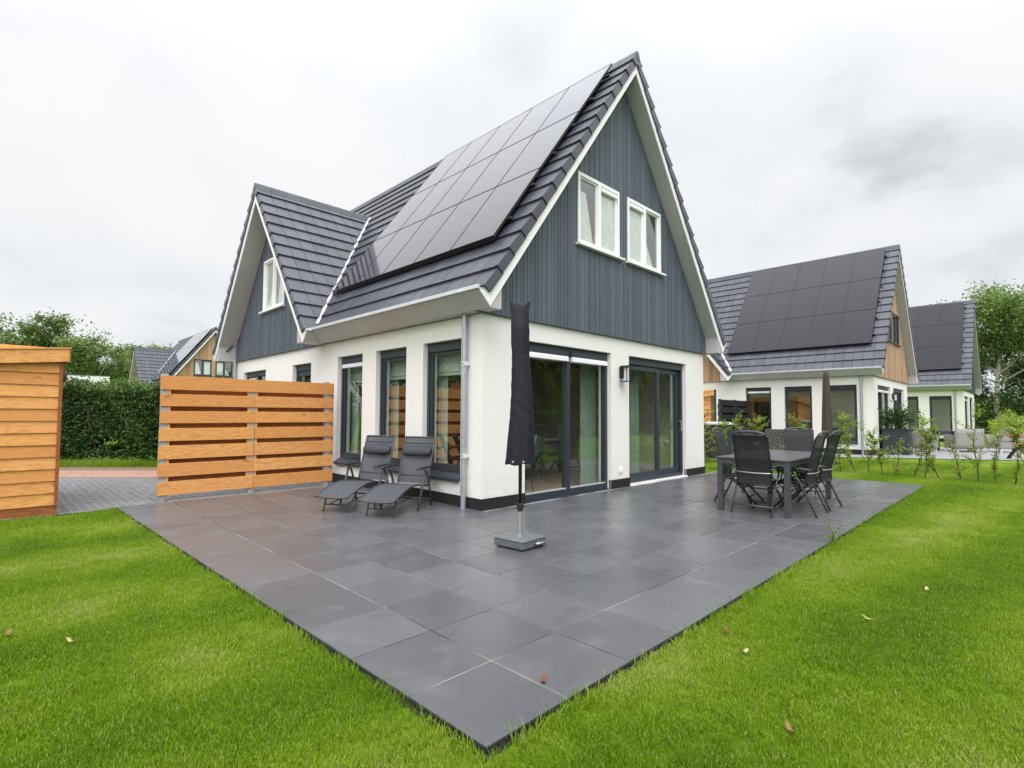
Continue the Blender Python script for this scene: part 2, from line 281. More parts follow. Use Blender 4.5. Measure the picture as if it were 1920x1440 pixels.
# ------------------------------------------------------------------ mesh helpers
MESHES={}
class MB:
    def __init__(s,fn=None): s.v=[];s.f=[];s.t=[];s.tone=.5;s.fn=fn
    def add(s,vs,fs):
        b=len(s.v)
        if s.fn: vs=[s.fn(*p) for p in vs]
        s.v+= [tuple(p) for p in vs]; s.f+=[tuple(b+i for i in f) for f in fs]; s.t+=[s.tone]*len(fs); return s
    def box(s,x0,x1,y0,y1,z0,z1):
        return s.add([(x0,y0,z0),(x1,y0,z0),(x1,y1,z0),(x0,y1,z0),(x0,y0,z1),(x1,y0,z1),(x1,y1,z1),(x0,y1,z1)],
            [(0,3,2,1),(4,5,6,7),(0,1,5,4),(1,2,6,5),(2,3,7,6),(3,0,4,7)])
    def obox(s,o,a,b,c):   # oriented box from corner and three edge vectors
        o,a,b,c=map(Vector,(o,a,b,c)); P=[o,o+a,o+a+b,o+b]; P+= [p+c for p in P]
        return s.add(P,[(0,3,2,1),(4,5,6,7),(0,1,5,4),(1,2,6,5),(2,3,7,6),(3,0,4,7)])
    def prism(s,poly,e):    # planar polygon extruded by vector e
        e=Vector(e); P=[Vector(p) for p in poly]; n=len(P)
        return s.add(P+[p+e for p in P],[tuple(range(n))[::-1],tuple(range(n,2*n))]+[(i,(i+1)%n,n+(i+1)%n,n+i) for i in range(n)])
    def tube(s,pts,r,n=8,cap=True,flat=1.0):
        pts=[Vector(p) for p in pts]; rs=r if isinstance(r,(list,tuple)) else [r]*len(pts)
        P=[]; prev=None
        for i,p in enumerate(pts):
            d=(pts[min(i+1,len(pts)-1)]-pts[max(i-1,0)]).normalized()
            ref=prev if prev is not None else (Vector((0,0,1)) if abs(d.z)<.9 else Vector((1,0,0)))
            a=(ref-d*ref.dot(d)).normalized(); b=d.cross(a); prev=a
            for k in range(n):
                th=2*math.pi*k/n; P.append(p+(a*math.cos(th)*flat+b*math.sin(th))*rs[i])
        F=[]
        for i in range(len(pts)-1):
            for k in range(n): F.append((i*n+k,i*n+(k+1)%n,(i+1)*n+(k+1)%n,(i+1)*n+k))
        if cap: F+= [tuple(range(n))[::-1],tuple(range((len(pts)-1)*n,len(pts)*n))]
        return s.add(P,F)
    def lathe(s,prof,n=24,c=(0,0,0)):
        P=[];F=[]
        for r,z in prof:
            for k in range(n): th=2*math.pi*k/n; P.append((c[0]+r*math.cos(th),c[1]+r*math.sin(th),c[2]+z))
        for i in range(len(prof)-1):
            for k in range(n): F.append((i*n+k,i*n+(k+1)%n,(i+1)*n+(k+1)%n,(i+1)*n+k))
        F+= [tuple(range(n))[::-1],tuple(range((len(prof)-1)*n,len(prof)*n))]
        return s.add(P,F)
    def sheet(s,rows,th=0.0):   # grid of points
        nr=len(rows);nc=len(rows[0]); P=[p for r in rows for p in r]
        return s.add(P,[(i*nc+j,i*nc+j+1,(i+1)*nc+j+1,(i+1)*nc+j) for i in range(nr-1) for j in range(nc-1)])
    def mesh(s,name,smooth=False,recalc=True,bevel=0):
        me=bpy.data.meshes.new(name); me.from_pydata([tuple(p) for p in s.v],[],s.f)
        a=me.attributes.new('tone','FLOAT','FACE'); a.data.foreach_set('value',np.array(s.t,dtype=np.float32))
        if recalc:
            bm=bmesh.new(); bm.from_mesh(me); bmesh.ops.recalc_face_normals(bm,faces=bm.faces)
            bm.to_mesh(me); bm.free()
        if smooth: me.polygons.foreach_set('use_smooth',[True]*len(me.polygons))
        me.update(); return me
    def build(s,name,mat,parent=None,smooth=False,recalc=True,bevel=0,loc=None,key=None):
        if key and key in MESHES: me=MESHES[key]
        else:
            me=s.mesh(name,smooth,recalc); me.materials.append(MATS[mat])
            if key: MESHES[key]=me
        return place(name,me,mat,parent,bevel,loc)
def place(name,me,mat=None,parent=None,bevel=0,loc=None):
    o=bpy.data.objects.new(name,me); col.objects.link(o)
    if mat and me.materials and me.materials[0]!=MATS[mat]:
        o.material_slots[0].link='OBJECT'; o.material_slots[0].material=MATS[mat]
    if parent: o.parent=parent
    if loc: o.location=loc
    if bevel:
        b=o.modifiers.new('bevel','BEVEL'); b.width=bevel; b.segments=2; b.limit_method='ANGLE'; b.angle_limit=R(40)
    return o
def tag(o,label=None,cat=None,group=None,kind=None):
    if label: o['label']=label
    if cat: o['category']=cat
    if group: o['group']=group
    if kind: o['kind']=kind
    return o
def empty(name,loc=(0,0,0),rz=0,label=None,cat=None,group=None):
    o=bpy.data.objects.new(name,None); col.objects.link(o); o.location=loc; o.rotation_euler=(0,0,rz); o.empty_display_size=.2
    return tag(o,label,cat,group)
def copy_tree(o,parent=None,loc=None,rz=None,label=None):
    kids=list(o.children); c=o.copy(); col.objects.link(c); c.parent=parent
    if loc is not None: c.location=loc
    if rz is not None: c.rotation_euler=(0,0,rz)
    if label: c['label']=label
    for k in kids: copy_tree(k,c)
    return c

# ------------------------------------------------------------------ house
XC,SL=3.43,1.343; OV=.355; ZA=7.82; W=6.795; LEN=10.3; HZ=2.731
DYC,DSL,DOV,DZA,DH=7.64,1.282,.50,6.60,2.85
FRONT=lambda u,d,z:(u,-d,z)      # gable facade: u along x, d outwards
LEFT=lambda u,d,z:(-d,u,z)       # eave facade: u along y, d outwards
F_OPEN=[(.86,3.107,0.0,2.44),(3.69,5.945,0.0,2.44)]
RIGHT=lambda u,d,z:(6.795+d,u,z)
R_OPEN=[]
L_OPEN=[(.46,1.408,.36,2.43),(1.88,2.83,.36,2.43),(3.31,4.28,.36,2.43),(5.49,6.45,0.0,2.405),(8.08,9.68,.9,2.405)]
def facade(mb,u0,u1,z0,z1,opens,th=.28):
    us=sorted({u0,u1,*[o[0] for o in opens],*[o[1] for o in opens]}); zs=sorted({z0,z1,*[o[2] for o in opens],*[o[3] for o in opens]})
    zs=[z for z in zs if z0<=z<=z1]
    for a,b in zip(us,us[1:]):
        for c,d in zip(zs,zs[1:]):
            mu,mz=(a+b)/2,(c+d)/2
            if any(o[0]<mu<o[1] and o[2]<mz<o[3] for o in opens): continue
            for dd in (0,-th): mb.add([(a,dd,c),(b,dd,c),(b,dd,d),(a,dd,d)],[(0,1,2,3)])
    for (a,b,c,d) in opens:
        for p,q_ in (((a,c),(a,d)),((b,c),(b,d)),((a,d),(b,d)))+((((a,c),(b,c)),) if c>0 else ()):
            mb.add([(p[0],0,p[1]),(q_[0],0,q_[1]),(q_[0],-th,q_[1]),(p[0],-th,p[1])],[(0,1,2,3)])
def frame_rect(mb,u0,u1,z0,z1,w,d0,d1,bot=None):
    bot=w if bot is None else bot
    mb.box(u0,u0+w,d0,d1,z0,z1); mb.box(u1-w,u1,d0,d1,z0,z1); mb.box(u0+w,u1-w,d0,d1,z1-w,z1); mb.box(u0+w,u1-w,d0,d1,z0,z0+bot)
def tiles(mb,P0,A,Ul,B,Ln,skip=None,w=.30,ex=.375,verge=None):
    P0,A,B=Vector(P0),Vector(A).normalized(),Vector(B).normalized(); Nn=A.cross(B)
    if Nn.z<0: Nn=-Nn
    nc=int(math.ceil(Ln/ex)); nu=int(math.ceil(Ul/w)); rr=random.Random(3)
    for i in range(nc):
        b0=i*ex; b1=min(b0+ex+.04,Ln)
        for j in range(nu):
            a0=j*w; a1=min(a0+w-.009,Ul)
            c=P0+A*((a0+a1)/2)+B*(b0+ex/2)
            if skip and skip(c,P0+A*a0+B*b0,P0+A*a1+B*b0,P0+A*a0+B*b1,P0+A*a1+B*b1): continue
            mb.tone=rr.random(); jt=rr.uniform(-.002,.002)
            def q_(a,b,h): return P0+A*a+B*b+Nn*h
            V=[q_(a0,b0,.036+jt),q_(a1,b0,.036+jt),q_(a1,b1,.004),q_(a0,b1,.004),q_(a0,b0,.070+jt),q_(a1,b0,.070+jt),q_(a1,b1,.034),q_(a0,b1,.034)]
            mb.add(V,[(0,3,2,1),(4,5,6,7),(0,1,5,4),(1,2,6,5),(2,3,7,6),(3,0,4,7)])
def verge_caps(mb,P0,A,B,Ln,ex=.375):   # A points outwards of the gable
    P0,A,B=Vector(P0),Vector(A).normalized(),Vector(B).normalized(); Nn=A.cross(B)
    if Nn.z<0: Nn=-Nn
    for i in range(int(math.ceil(Ln/ex))):
        b0=i*ex; b1=min(b0+ex+.02,Ln); mb.tone=random.random()
        def q_(a,b,h): return P0+A*a+B*b+Nn*h
        V=[q_(-.02,b0,-.062),q_(.038,b0,-.062),q_(.020,b1,-.085),q_(-.02,b1,-.085),q_(-.02,b0,.078),q_(.038,b0,.078),q_(.020,b1,.038),q_(-.02,b1,.038)]
        mb.add(V,[(0,3,2,1),(4,5,6,7),(0,1,5,4),(1,2,6,5),(2,3,7,6),(3,0,4,7)])
def boards(mb,fn,u0,u1,zb,topf,holes,seed,wmin=.055,wmax=.088,gap=.0075):
    rr=random.Random(seed); u=u0
    mb.fn=fn
    while u<u1:
        w=rr.uniform(wmin,wmax); a,b=u,min(u+w,u1); mb.tone=rr.random(); d=.055+rr.choice((0,0,.004)); cuts=sorted({a,b,*[h[i] for h in holes for i in (0,1) if a<h[i]<b]})
        for p,q_ in zip(cuts,cuts[1:]):
            segs=[(zb,None)]
            for h in holes:
                if h[0]<=(p+q_)/2<=h[1]: segs=[(zb,h[2]),(h[3],None)]
            for z0,z1 in segs:
                t0=topf(p) if z1 is None else z1; t1=topf(q_) if z1 is None else z1
                if max(t0,t1)<=z0+.01: continue
                t0=max(t0,z0+.002); t1=max(t1,z0+.002)
                mb.prism([(p,.03,z0),(q_,.03,z0),(q_,.03,t1),(p,.03,t0)],Vector((0,d-.03,0)))
        u=b+gap
def prism_in(mb,poly,fn): pass

def build_window(h,fn,u0,u1,z0,z1,kind,fm,key):
    """kind: tall, door_fixed, door_slide, small, white"""
    d1=-.085
    f=MB(fn); nm='door' if kind.startswith('door') else 'window'
    panes=[]
    if kind=='tall':
        frame_rect(f,u0,u1,z0+.10,z1,.055,d1-.08,d1,.06); f.box(u0+.055,u1-.055,d1-.05,d1+.012,z1-.14,z1-.056)
        frame_rect(f,u0+.056,u1-.056,z0+.161,z1-.142,.045,d1-.07,d1-.02)
        panes=[(u0+.10,u1-.10,z0+.205,z1-.186)]
    elif kind=='door_fixed':
        frame_rect(f,u0,u1,.0,z1,.06,d1-.10,d1,.10); mu=1.99; f.box(u0,u1,d1+.001,.004,-.04,-.001)
        f.box(mu-.045,mu+.045,d1-.10,d1+.004,.101,z1-.06); f.box(u0+.06,mu-.046,d1-.08,d1+.03,z1-.16,z1-.061); f.box(mu+.046,u1-.06,d1-.08,d1+.03,z1-.16,z1-.061)
        panes=[(u0+.06,mu-.045,.10,z1-.16),(mu+.045,u1-.06,.10,z1-.16)]
    elif kind=='door_slide':
        frame_rect(f,u0,u1,.04,z1,.06,d1-.12,d1,.05); f.box(u0+.06,u1-.06,d1-.1,d1+.02,z1-.14,z1-.061)
        mu=4.93
        panes=[(u0+.13,mu-.05,.20,z1-.25),(mu+.12,u1-.16,.20,z1-.25)]
    elif kind=='entrance':
        frame_rect(f,u0,u1,.0,z1,.06,d1-.09,d1,.06); f.box(u0+.06,u1-.06,d1-.07,d1+.01,z1-.13,z1-.061)
        panes=[(u0+.12,u1-.12,.9,z1-.25)]
        f.box(u0+.061,u0+.119,d1-.06,d1-.02,.061,z1-.131); f.box(u1-.119,u1-.061,d1-.06,d1-.02,.061,z1-.131); f.box(u0+.12,u1-.12,d1-.06,d1-.02,.061,.9); f.box(u0+.12,u1-.12,d1-.06,d1-.02,z1-.25,z1-.131)
    elif kind=='small':
        frame_rect(f,u0,u1,z0,z1,.055,d1-.08,d1); mu=(u0+u1)/2; f.box(mu-.04,mu+.04,d1-.07,d1-.001,z0+.055,z1-.055); f.box(u0+.055,mu-.041,d1-.05,d1+.01,z1-.13,z1-.056); f.box(mu+.041,u1-.055,d1-.05,d1+.01,z1-.13,z1-.056)
        panes=[(u0+.055,mu-.04,z0+.055,z1-.13),(mu+.04,u1-.055,z0+.055,z1-.13)]
    elif kind=='gable':
        d1=.075
        frame_rect(f,u0,u1,z0,z1,.055,d1-.09,d1); mu=(u0+u1)/2; f.box(mu-.04,mu+.04,d1-.09,d1-.001,z0+.055,z1-.055)
        for a,b in ((u0+.056,mu-.041),(mu+.041,u1-.056)): frame_rect(f,a,b,z0+.056,z1-.056,.030,d1-.07,d1-.03)
        panes=[(u0+.086,mu-.071,z0+.086,z1-.086),(mu+.071,u1-.086,z0+.086,z1-.086)]
    fo=f.build(nm,fm,h,key=key+'f')
    for i,(a,b,c,d) in enumerate(panes):
        dd=d1-.05 if kind!='gable' else d1-.052
        if kind=='door_slide':
            dd=-.135 if i==0 else -.185
            s=MB(fn); w0=.075
            frame_rect(s,a-w0+.005,b+w0-.005,c-.13,d+.08,w0,dd-.02,dd+.045,.13); s.build('sash',fm,fo,key=key+'s%d'%i)
        p=MB(fn).add([(a,dd,c),(b,dd,c),(b,dd,d),(a,dd,d)],[(0,1,2,3)]); p.build('pane','window_glass',fo,recalc=False,key=key+'p%d'%i)
    return fo

def make_house(loc,label,P):
    h=empty('house',loc,0,label,'house','gabled holiday houses of the same design')
    fm=P['frame']; gm=P['gframe']; clad=P['clad']
    w=MB(FRONT); facade(w,0,W,0,HZ,F_OPEN); w.fn=LEFT; facade(w,.0,LEN,0,HZ,L_OPEN)
    w.fn=RIGHT; facade(w,.0,LEN,0,HZ,R_OPEN); w.fn=None; w.add([(0,LEN,0),(W,LEN,0),(W,LEN,HZ+.1),(XC,LEN,ZA-.25),(0,LEN,HZ+.1)],[(0,1,2,3,4)])
    w.build('wall','stucco',h,recalc=False,key='wall')
    for k_,(fn_,a,b) in enumerate(((FRONT,-.015,.86),(FRONT,3.107,3.69),(FRONT,5.945,W+.015),(LEFT,.061,5.49),(LEFT,6.45,LEN))):
        pl=MB(fn_); pl.box(a,b,-.06,.015,-.05,.155)
        pl.build('plinth','plinth_black',h,recalc=True,key='plinth%d'%k_)
    # interior shell
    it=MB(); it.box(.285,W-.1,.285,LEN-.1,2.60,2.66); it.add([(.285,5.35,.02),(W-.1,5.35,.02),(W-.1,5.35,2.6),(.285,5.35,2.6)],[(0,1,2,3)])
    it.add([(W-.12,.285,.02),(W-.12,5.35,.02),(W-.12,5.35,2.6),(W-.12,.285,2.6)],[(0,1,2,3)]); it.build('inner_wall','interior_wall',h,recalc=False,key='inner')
    fl=MB(); 
    for i in range(30):
        fl.tone=random.random(); fl.box(.2,W-.1,.2+i*.18,.2+i*.18+.178,-.03,.018)
    fl.fn=None; fl.build('inner_floor','oak_floor',h,key='ifloor')
    # cladding, front gable
    zin=lambda x: ZA-.185-SL*1.0105*abs(x-XC)
    holes_f=[(2.06,3.285,4.20,5.43),(3.565,4.785,4.20,5.43)]
    holes_d=[(6.88,8.20,3.84,5.11)]
    cl=MB(); boards(cl,FRONT,-.17,7.03,HZ,zin,holes_f,11); 
    cl.build('gable_cladding',clad,h,key='cladf')
    zd=lambda y: DZA-.23-DSL*abs(y-DYC)
    cl=MB(); boards(cl,LEFT,DYC-2.83,LEN-.07,HZ,zd,holes_d,12); cl.build('dormer_cladding',clad,h,key='cladd')
    bkm=MB(); 
    def holed(fn,poly_x0,poly_x1,zb,tf,holes):
        bkm.fn=fn; us=sorted({poly_x0,poly_x1,*[h_[i] for h_ in holes for i in (0,1)],*np.linspace(poly_x0,poly_x1,9)[1:-1].tolist(),XC if fn is FRONT else DYC})
        for a,b in zip(us,us[1:]):
            mu=(a+b)/2; segs=[(zb,None)]
            for h_ in holes:
                if h_[0]<mu<h_[1]: segs=[(zb,h_[2]),(h_[3],None)]
            for z0,z1 in segs:
                t0=tf(a) if z1 is None else z1; t1=tf(b) if z1 is None else z1
                if max(t0,t1)>z0: bkm.add([(a,.022,z0),(b,.022,z0),(b,.022,max(t1,z0)),(a,.022,max(t0,z0))],[(0,1,2,3)])
    holed(FRONT,-.17,7.03,HZ+.001,zin,holes_f); bkm.build('cladding_backing','edge_black',h,recalc=False,key='cladbf'); bkm=MB(); holed(LEFT,DYC-2.83,LEN-.07,HZ+.001,zd,holes_d)
    bkm.build('cladding_backing','edge_black',h,recalc=False,key='cladb')
    # floors above (keeps the upper rooms dark) and upstairs back wall
    up_=MB(); up_.box(.1,W-.1,.06,LEN-.1,2.75,2.80); up_.prism([(.5,2.2,2.81),(W-.5,2.2,2.81),(XC,2.2,6.8)],(0,.05,0)); up_.box(2.6,2.65,5.9,LEN-.9,2.81,4.4); up_.build('inner_ceiling','interior_white',h,key='upin')
    # roof decks / soffits
    hx=3.61; ze=ZA-SL*hx   # z of the outer line at the eave
    y0,y1=-OV+.021,LEN+.33
    dk=MB()
    for sgn,ya,yb,hh_ in ((-1,y0,4.80,hx-.06),(-1,4.80,y1,hx-.55),(1,y0,y1,hx-.06)):
        X=lambda d: XC+sgn*d
        dk=MB(); dk.prism([(X(0),ya,ZA+.05),(X(hh_),ya,ZA+.05-SL*hh_),(X(hh_),ya,ZA-.185-SL*(hh_)),(X(0),ya,ZA-.185)],(0,yb-ya,0))
        dk.build('roof_soffit','soffit_grey',h,key='deck%d%d'%(sgn,int(ya*10)))
    dd=MB(); x1=2.9
    for sgn in (-1,1):
        Y=lambda d: DYC+sgn*d
        dd=MB(); hd=DH-.06
        dd.prism([(-DOV+.021,Y(0),DZA+.05),(-DOV+.021,Y(hd),DZA+.05-DSL*hd),(-DOV+.021,Y(hd),DZA-.22-DSL*hd),(-DOV+.021,Y(0),DZA-.22)],(.50,0,0))
        # narrow deck running back to the main roof, kept above its plane
        for k in range(12):
            dA,dB=DH/12*k,DH/12*(k+1); zz=DZA-DSL*(dA); xe=XC-(ZA-zz)/SL
            if xe>0: dd.prism([(-.0,Y(dA),DZA-.012-DSL*dA),(-.0,Y(dB),DZA-.012-DSL*dB),(-.0,Y(dB),DZA-.10-DSL*dB),(-.0,Y(dA),DZA-.10-DSL*dA)],(xe,0,0))
        dd.build('dormer_soffit','soffit_grey',h,key='ddeck%d'%sgn)
    # verge boards
    for yy in (-OV,y1):
        for sgn in (-1,1):
            X=lambda d: XC+sgn*d; bb=MB()
            bb.prism([(X(0),yy,ZA),(X(hx-.03),yy,ZA-SL*(hx-.03)),(X(hx+.20),yy,ZA-SL*(hx-.03)-.055),(X(hx),yy,ZA-.185-SL*hx-.035),(X(0),yy,ZA-.185)],(0,.02,0)); bb.build('verge_board','white_trim',h,key='verge%d%d'%(sgn,yy>0))
    for sgn in (-1,1):
        Y=lambda d: DYC+sgn*d; bb=MB()
        bb.prism([(-DOV,Y(0),DZA),(-DOV,Y(DH-.03),DZA-DSL*(DH-.03)),(-DOV,Y(DH+.18),DZA-DSL*(DH-.03)-.055),(-DOV,Y(DH),DZA-.23-DSL*DH-.0),(-DOV,Y(0),DZA-.23)],(.02,0,0)); bb.build('dormer_verge_board','white_trim',h,key='dverge%d'%sgn)
    # eaves boxes and gutters
    ylv=DYC-DH+.02
    zt=2.955
    for sgn,ya,yb in ((-1,-OV+.02,ylv-.1),(1,-OV+.02,y1)):
        X=lambda d: XC+sgn*d; ev=MB()
        ev.prism([(X(hx+.20),ya,zt),(X(hx),ya,2.742),(X(hx-.22),ya,2.742),(X(hx-.22),ya,3.11)],(0,yb-ya,0)); ev.build('eaves_box','soffit_grey',h,key='eaves%d'%sgn)
    # returns of the dormer eaves
    for sgn in (-1,1):
        Y=lambda d: DYC+sgn*d; ev=MB()
        ev.prism([(-DOV+.02,Y(DH+.18),2.925),(-DOV+.02,Y(DH),2.732),(-DOV+.02,Y(DH-.3),2.732),(-DOV+.02,Y(DH-.3),3.13)],(DOV-.05,0,0)); ev.build('dormer_eaves_box','soffit_grey',h,key='deaves%d'%sgn)
    for sgn,ya,yb in ((-1,-OV-.004,ylv+.0),(1,-OV-.004,y1)):
        X=lambda d: XC+sgn*d; gt=MB()
        gt.prism([(X(hx+.235),ya,zt+.002),(X(hx+.235),ya,zt+.050),(X(hx+.20),ya,zt+.056),(X(hx+.20),ya,zt+.012),(X(hx-.02),ya,zt+.022),(X(hx-.02),ya,zt+.002)],(0,yb-ya,0)); gt.build('gutter','zinc_bright',h,key='gutter%d'%sgn)
    for sgn in (-1,1):
        Y=lambda d: DYC+sgn*d; gt=MB()
        gt.prism([(-DOV-.01,Y(DH+.21),2.937),(-DOV-.01,Y(DH+.21),2.98),(-DOV-.01,Y(DH-.02),2.97),(-DOV-.01,Y(DH-.02),2.937)],(.42,0,0)); gt.build('gutter','zinc_bright',h,key='dgutter%d'%sgn)
    # tiles
    L0=math.hypot(hx+.08,SL*(hx+.08)); c_,s_=1/math.hypot(1,SL),SL/math.hypot(1,SL)
    zdr=lambda y: DZA-DSL*abs(y-DYC)
    def skipL(c,*cs):
        if c.y>DYC+DH-.1 and c.z<3.6: return True
        return all((zdr(p.y)+.08>p.z and abs(p.y-DYC)<DH and p.z<DZA+.1) for p in cs)
    t=MB(); Pl=(XC-(hx+.08),-OV-.0,ZA-SL*(hx+.08)+.10)
    tiles(t,Pl,(0,1,0),y1+OV,(c_,0,s_),L0,skipL)
    Pr=(XC+(hx+.08),-OV,ZA-SL*(hx+.08)+.10); tiles(t,Pr,(0,1,0),y1+OV,(-c_,0,s_),L0)
    verge_caps(t,(Pl[0],-OV-.001,Pl[2]),(0,-1,0),(c_,0,s_),L0); verge_caps(t,(Pr[0],-OV-.001,Pr[2]),(0,-1,0),(-c_,0,s_),L0)
    t.build('roof','roof_tile',h,key='roof')
    t=MB(); cd,sd_=1/math.hypot(1,DSL),DSL/math.hypot(1,DSL); Ld=math.hypot(DH+.08,DSL*(DH+.08))
    zm=lambda x: ZA+SL*(x-XC)
    def skipD(c,*cs): return all(zm(p.x)+.10>p.z+.03 for p in cs)
    for sgn in (-1,1):
        P0=(-DOV,DYC+sgn*(DH+.08),DZA-DSL*(DH+.08)+.10)
        tiles(t,P0,(1,0,0),3.5,(0,-sgn*cd,sd_),Ld,skipD)
        verge_caps(t,(-DOV-.001,P0[1],P0[2]),(-1,0,0),(0,-sgn*cd,sd_),Ld)
    t.build('dormer_roof','roof_tile',h,key='droof')
    # ridge caps
    rd=MB(); n=int((y1+OV)/.36)
    for i in range(n+1):
        ya=-OV-.03+i*.36; rd.tone=random.random(); rd.prism([(XC-.125,ya,ZA+.02),(XC-.055,ya,ZA+.18),(XC-.03,ya,ZA+.215),(XC+.03,ya,ZA+.215),(XC+.055,ya,ZA+.18),(XC+.125,ya,ZA+.02),(XC,ya,ZA+.08)],(0,.355,0))
    rd.build('ridge_tiles','roof_tile',h,key='ridge'); rd=MB()
    for i in range(9):
        xa=-DOV-.03+i*.36; rd.tone=random.random()
        rd.prism([(xa,DYC-.125,DZA+.03),(xa,DYC-.055,DZA+.18),(xa,DYC-.03,DZA+.215),(xa,DYC+.03,DZA+.215),(xa,DYC+.055,DZA+.18),(xa,DYC+.125,DZA+.03),(xa,DYC,DZA+.09)],(.355,0,0))
    rd.build('dormer_ridge_tiles','roof_tile',h,key='dridge')
    # white valley flashing
    vl=MB()
    for sgn in (-1,1):
        top=Vector((XC-(ZA-DZA)/SL,DYC,DZA)); yb=DYC+sgn*(DH+.02); zb=DZA-DSL*(DH+.02); bot=Vector((XC-(ZA-zb)/SL,yb,zb))
        nn=40; pts=[bot.lerp(top,i/nn) for i in range(nn+1)]; rr=random.Random(5)
        lf=Vector((-.045,0,0)); rg=Vector((0,sgn*.05,0))
        rows=[]
        for p in pts:
            j=rr.uniform(-.02,.02); rows.append([p+lf*(1.2+j*8)+Vector((0,0,.16)),p+Vector((0,sgn*.0,.215+j*.6)),p+rg*(1.1+j*8)+Vector((0,0,.20)),p+rg*1.3+Vector((0,0,.09))])
        vl.sheet(rows)
    vl.build('valley_flashing','render_white',h,recalc=False,key='valley')
    # drainpipes
    for nm,(yy,zb) in {'a':(.31,-.02),'b':(LEN-.1,-.02)}.items():
        dp=MB(); dp.tube([(-.065,yy,2.76),(-.065,yy,2.55),(-.065,yy,zb)],.040,14)
        dp.tube([(-.065,yy,2.60),(-.065,yy,2.585)],.045,14)
        d_=dp.build('drainpipe','zinc',h,smooth=False,key='pipe'+nm)
        for bz in (2.02,.72):
            k=MB(); k.tube([(-.065,yy,bz+.045),(-.065,yy,bz+.028)],.049,14); k.tube([(-.065,yy,bz-.002),(-.065,yy,bz-.018)],.049,14); k.box(-.12,-.0,yy-.052,yy-.044,bz-.01,bz+.035); k.build('bracket','zinc_bright',d_,key='brk%s%d'%(nm,int(bz*10)))
    # windows and doors
    win=[]
    for i,o in enumerate(L_OPEN[:3]):
        wn=build_window(h,LEFT,*o,'tall',fm,'L%d'%i); win.append(wn)
        s=MB(LEFT); u0,u1,z0,z1=o
        s.prism([(u0+.001,-.16,z0+.10),(u0+.001,-.085,z0+.098),(u0+.001,.045,z0+.02),(u0+.001,.045,z0-.02),(u0+.001,.035,z0-.02),(u0+.001,.035,z0+.001),(u0+.001,-.16,z0+.001)],(0,0,0)) if False else None
        s.add([(a,d,z) for a in (u0+.002,u1-.002) for d,z in ((-.165,z0+.10),(-.07,z0+.095),(.050,z0+.03),(.050,z0-.02),(.040,z0-.02),(.036,z0+.012),(-.165,z0+.004))],
            [tuple(range(7)),tuple(range(7,14))]+[(k,(k+1)%7,7+(k+1)%7,7+k) for k in range(7)])
        s.build('sill',fm,wn,key='Ls%d'%i)
    for i,o in enumerate(R_OPEN): build_window(h,RIGHT,*o,'tall',fm,'R%d'%i)
    v_=MB(LEFT); o=L_OPEN[2]; v_.box(o[0]+.06,o[1]-.07,-.10,-.05,o[3]-.225,o[3]-.15); v_.build('vent','white_trim',win[2],key='v3',bevel=.012)
    build_window(h,LEFT,*L_OPEN[3],'entrance',fm,'L3'); build_window(h,LEFT,*L_OPEN[4],'small',fm,'L4')
    d1=build_window(h,FRONT,*F_OPEN[0],'door_fixed',fm,'F0')
    for i,(a,b) in enumerate(((.95,1.935),(2.045,3.04))):
        v_=MB(FRONT); v_.prism([(a,-.12,2.285),(a,-.055,2.285),(a,-.03,2.262),(a,-.028,2.205),(a,-.12,2.20)],(b-a,0,0)); v_.build('vent','white_trim',d1,key='vF%d'%i)
    for i,(a,b) in enumerate(((.93,1.94),(2.04,3.04))):
        v_=MB(FRONT); v_.box(a,b,-.128,-.090,.101,.118); v_.build('glazing_bead','zinc_bright',d1,key='gb%d'%i)
    d2=build_window(h,FRONT,*F_OPEN[1],'door_slide',fm,'F1')
    s=MB(FRONT); s.box(3.695,5.94,-.16,.03,-.03,.022); s.build('threshold','white_trim',d2,key='thr')
    s=MB(FRONT); s.tube([(5.86,-.11,.98),(5.86,-.07,1.0),(5.86,-.07,1.18),(5.86,-.11,1.2)],.012,8); s.build('handle','silver',d2,key='hnd')
    for i,hh in enumerate(holes_f+holes_d):
        fn=FRONT if i<2 else LEFT
        wn=build_window(h,fn,*hh,'gable',gm,'G%d'%i)
        s=MB(fn); s.box(hh[0]-.05,hh[1]+.10,.03,.135,hh[2]-.035,hh[2]-.002); s.build('sill',gm if gm=='white_trim' else fm,wn,key='Gs%d'%i)
        u0,u1,z0,z1=hh; mu=(u0+u1)/2
        if i<2:
            a,b=((mu+.05,u1-.07) if i==0 else (u0+.07,mu-.05)); v_=MB(fn); v_.box(a,b,.02,.085,z1-.15,z1-.09); v_.build('vent',gm,wn,key='Gv%d'%i)
        # white roller blind, plus added net curtain lightening the upstairs pane like reflected sky
        c=MB(fn); a,b=((mu+.07,u1-.09) if i!=1 else (u0+.09,mu-.07)); c.add([(a,.005,z0+.09),(b,.005,z0+.09),(b,.005,z1-.09),(a,.005,z1-.09)],[(0,1,2,3)]); c.build('blind','interior_white',wn,recalc=False,key='Gb%d'%i)
        a,b=((u0+.09,mu-.07) if i!=1 else (mu+.07,u1-.09)); c=MB(fn); c.add([(a,.004,z0+.09),(a+(b-a)*.92,.004,z0+.09),(a+(b-a)*.45,.004,z1-.28),(a,.004,z1-.28)] if i!=1 else [(b,.004,z0+.09),(a+(b-a)*.75,.004,z0+.09),(a,.004,z1-.55),(a,.004,z0+.09)],[(0,1,2,3)]); c.build('added_net_curtain','interior_white',wn,recalc=False,key='Gc%d'%i)
    # socket
    s=MB(FRONT); s.box(3.37,3.43,0,.03,.27,.36); s.build('wall_socket','white_trim',h,bevel=.006,key='sock')
    # solar panels
    key='panel'
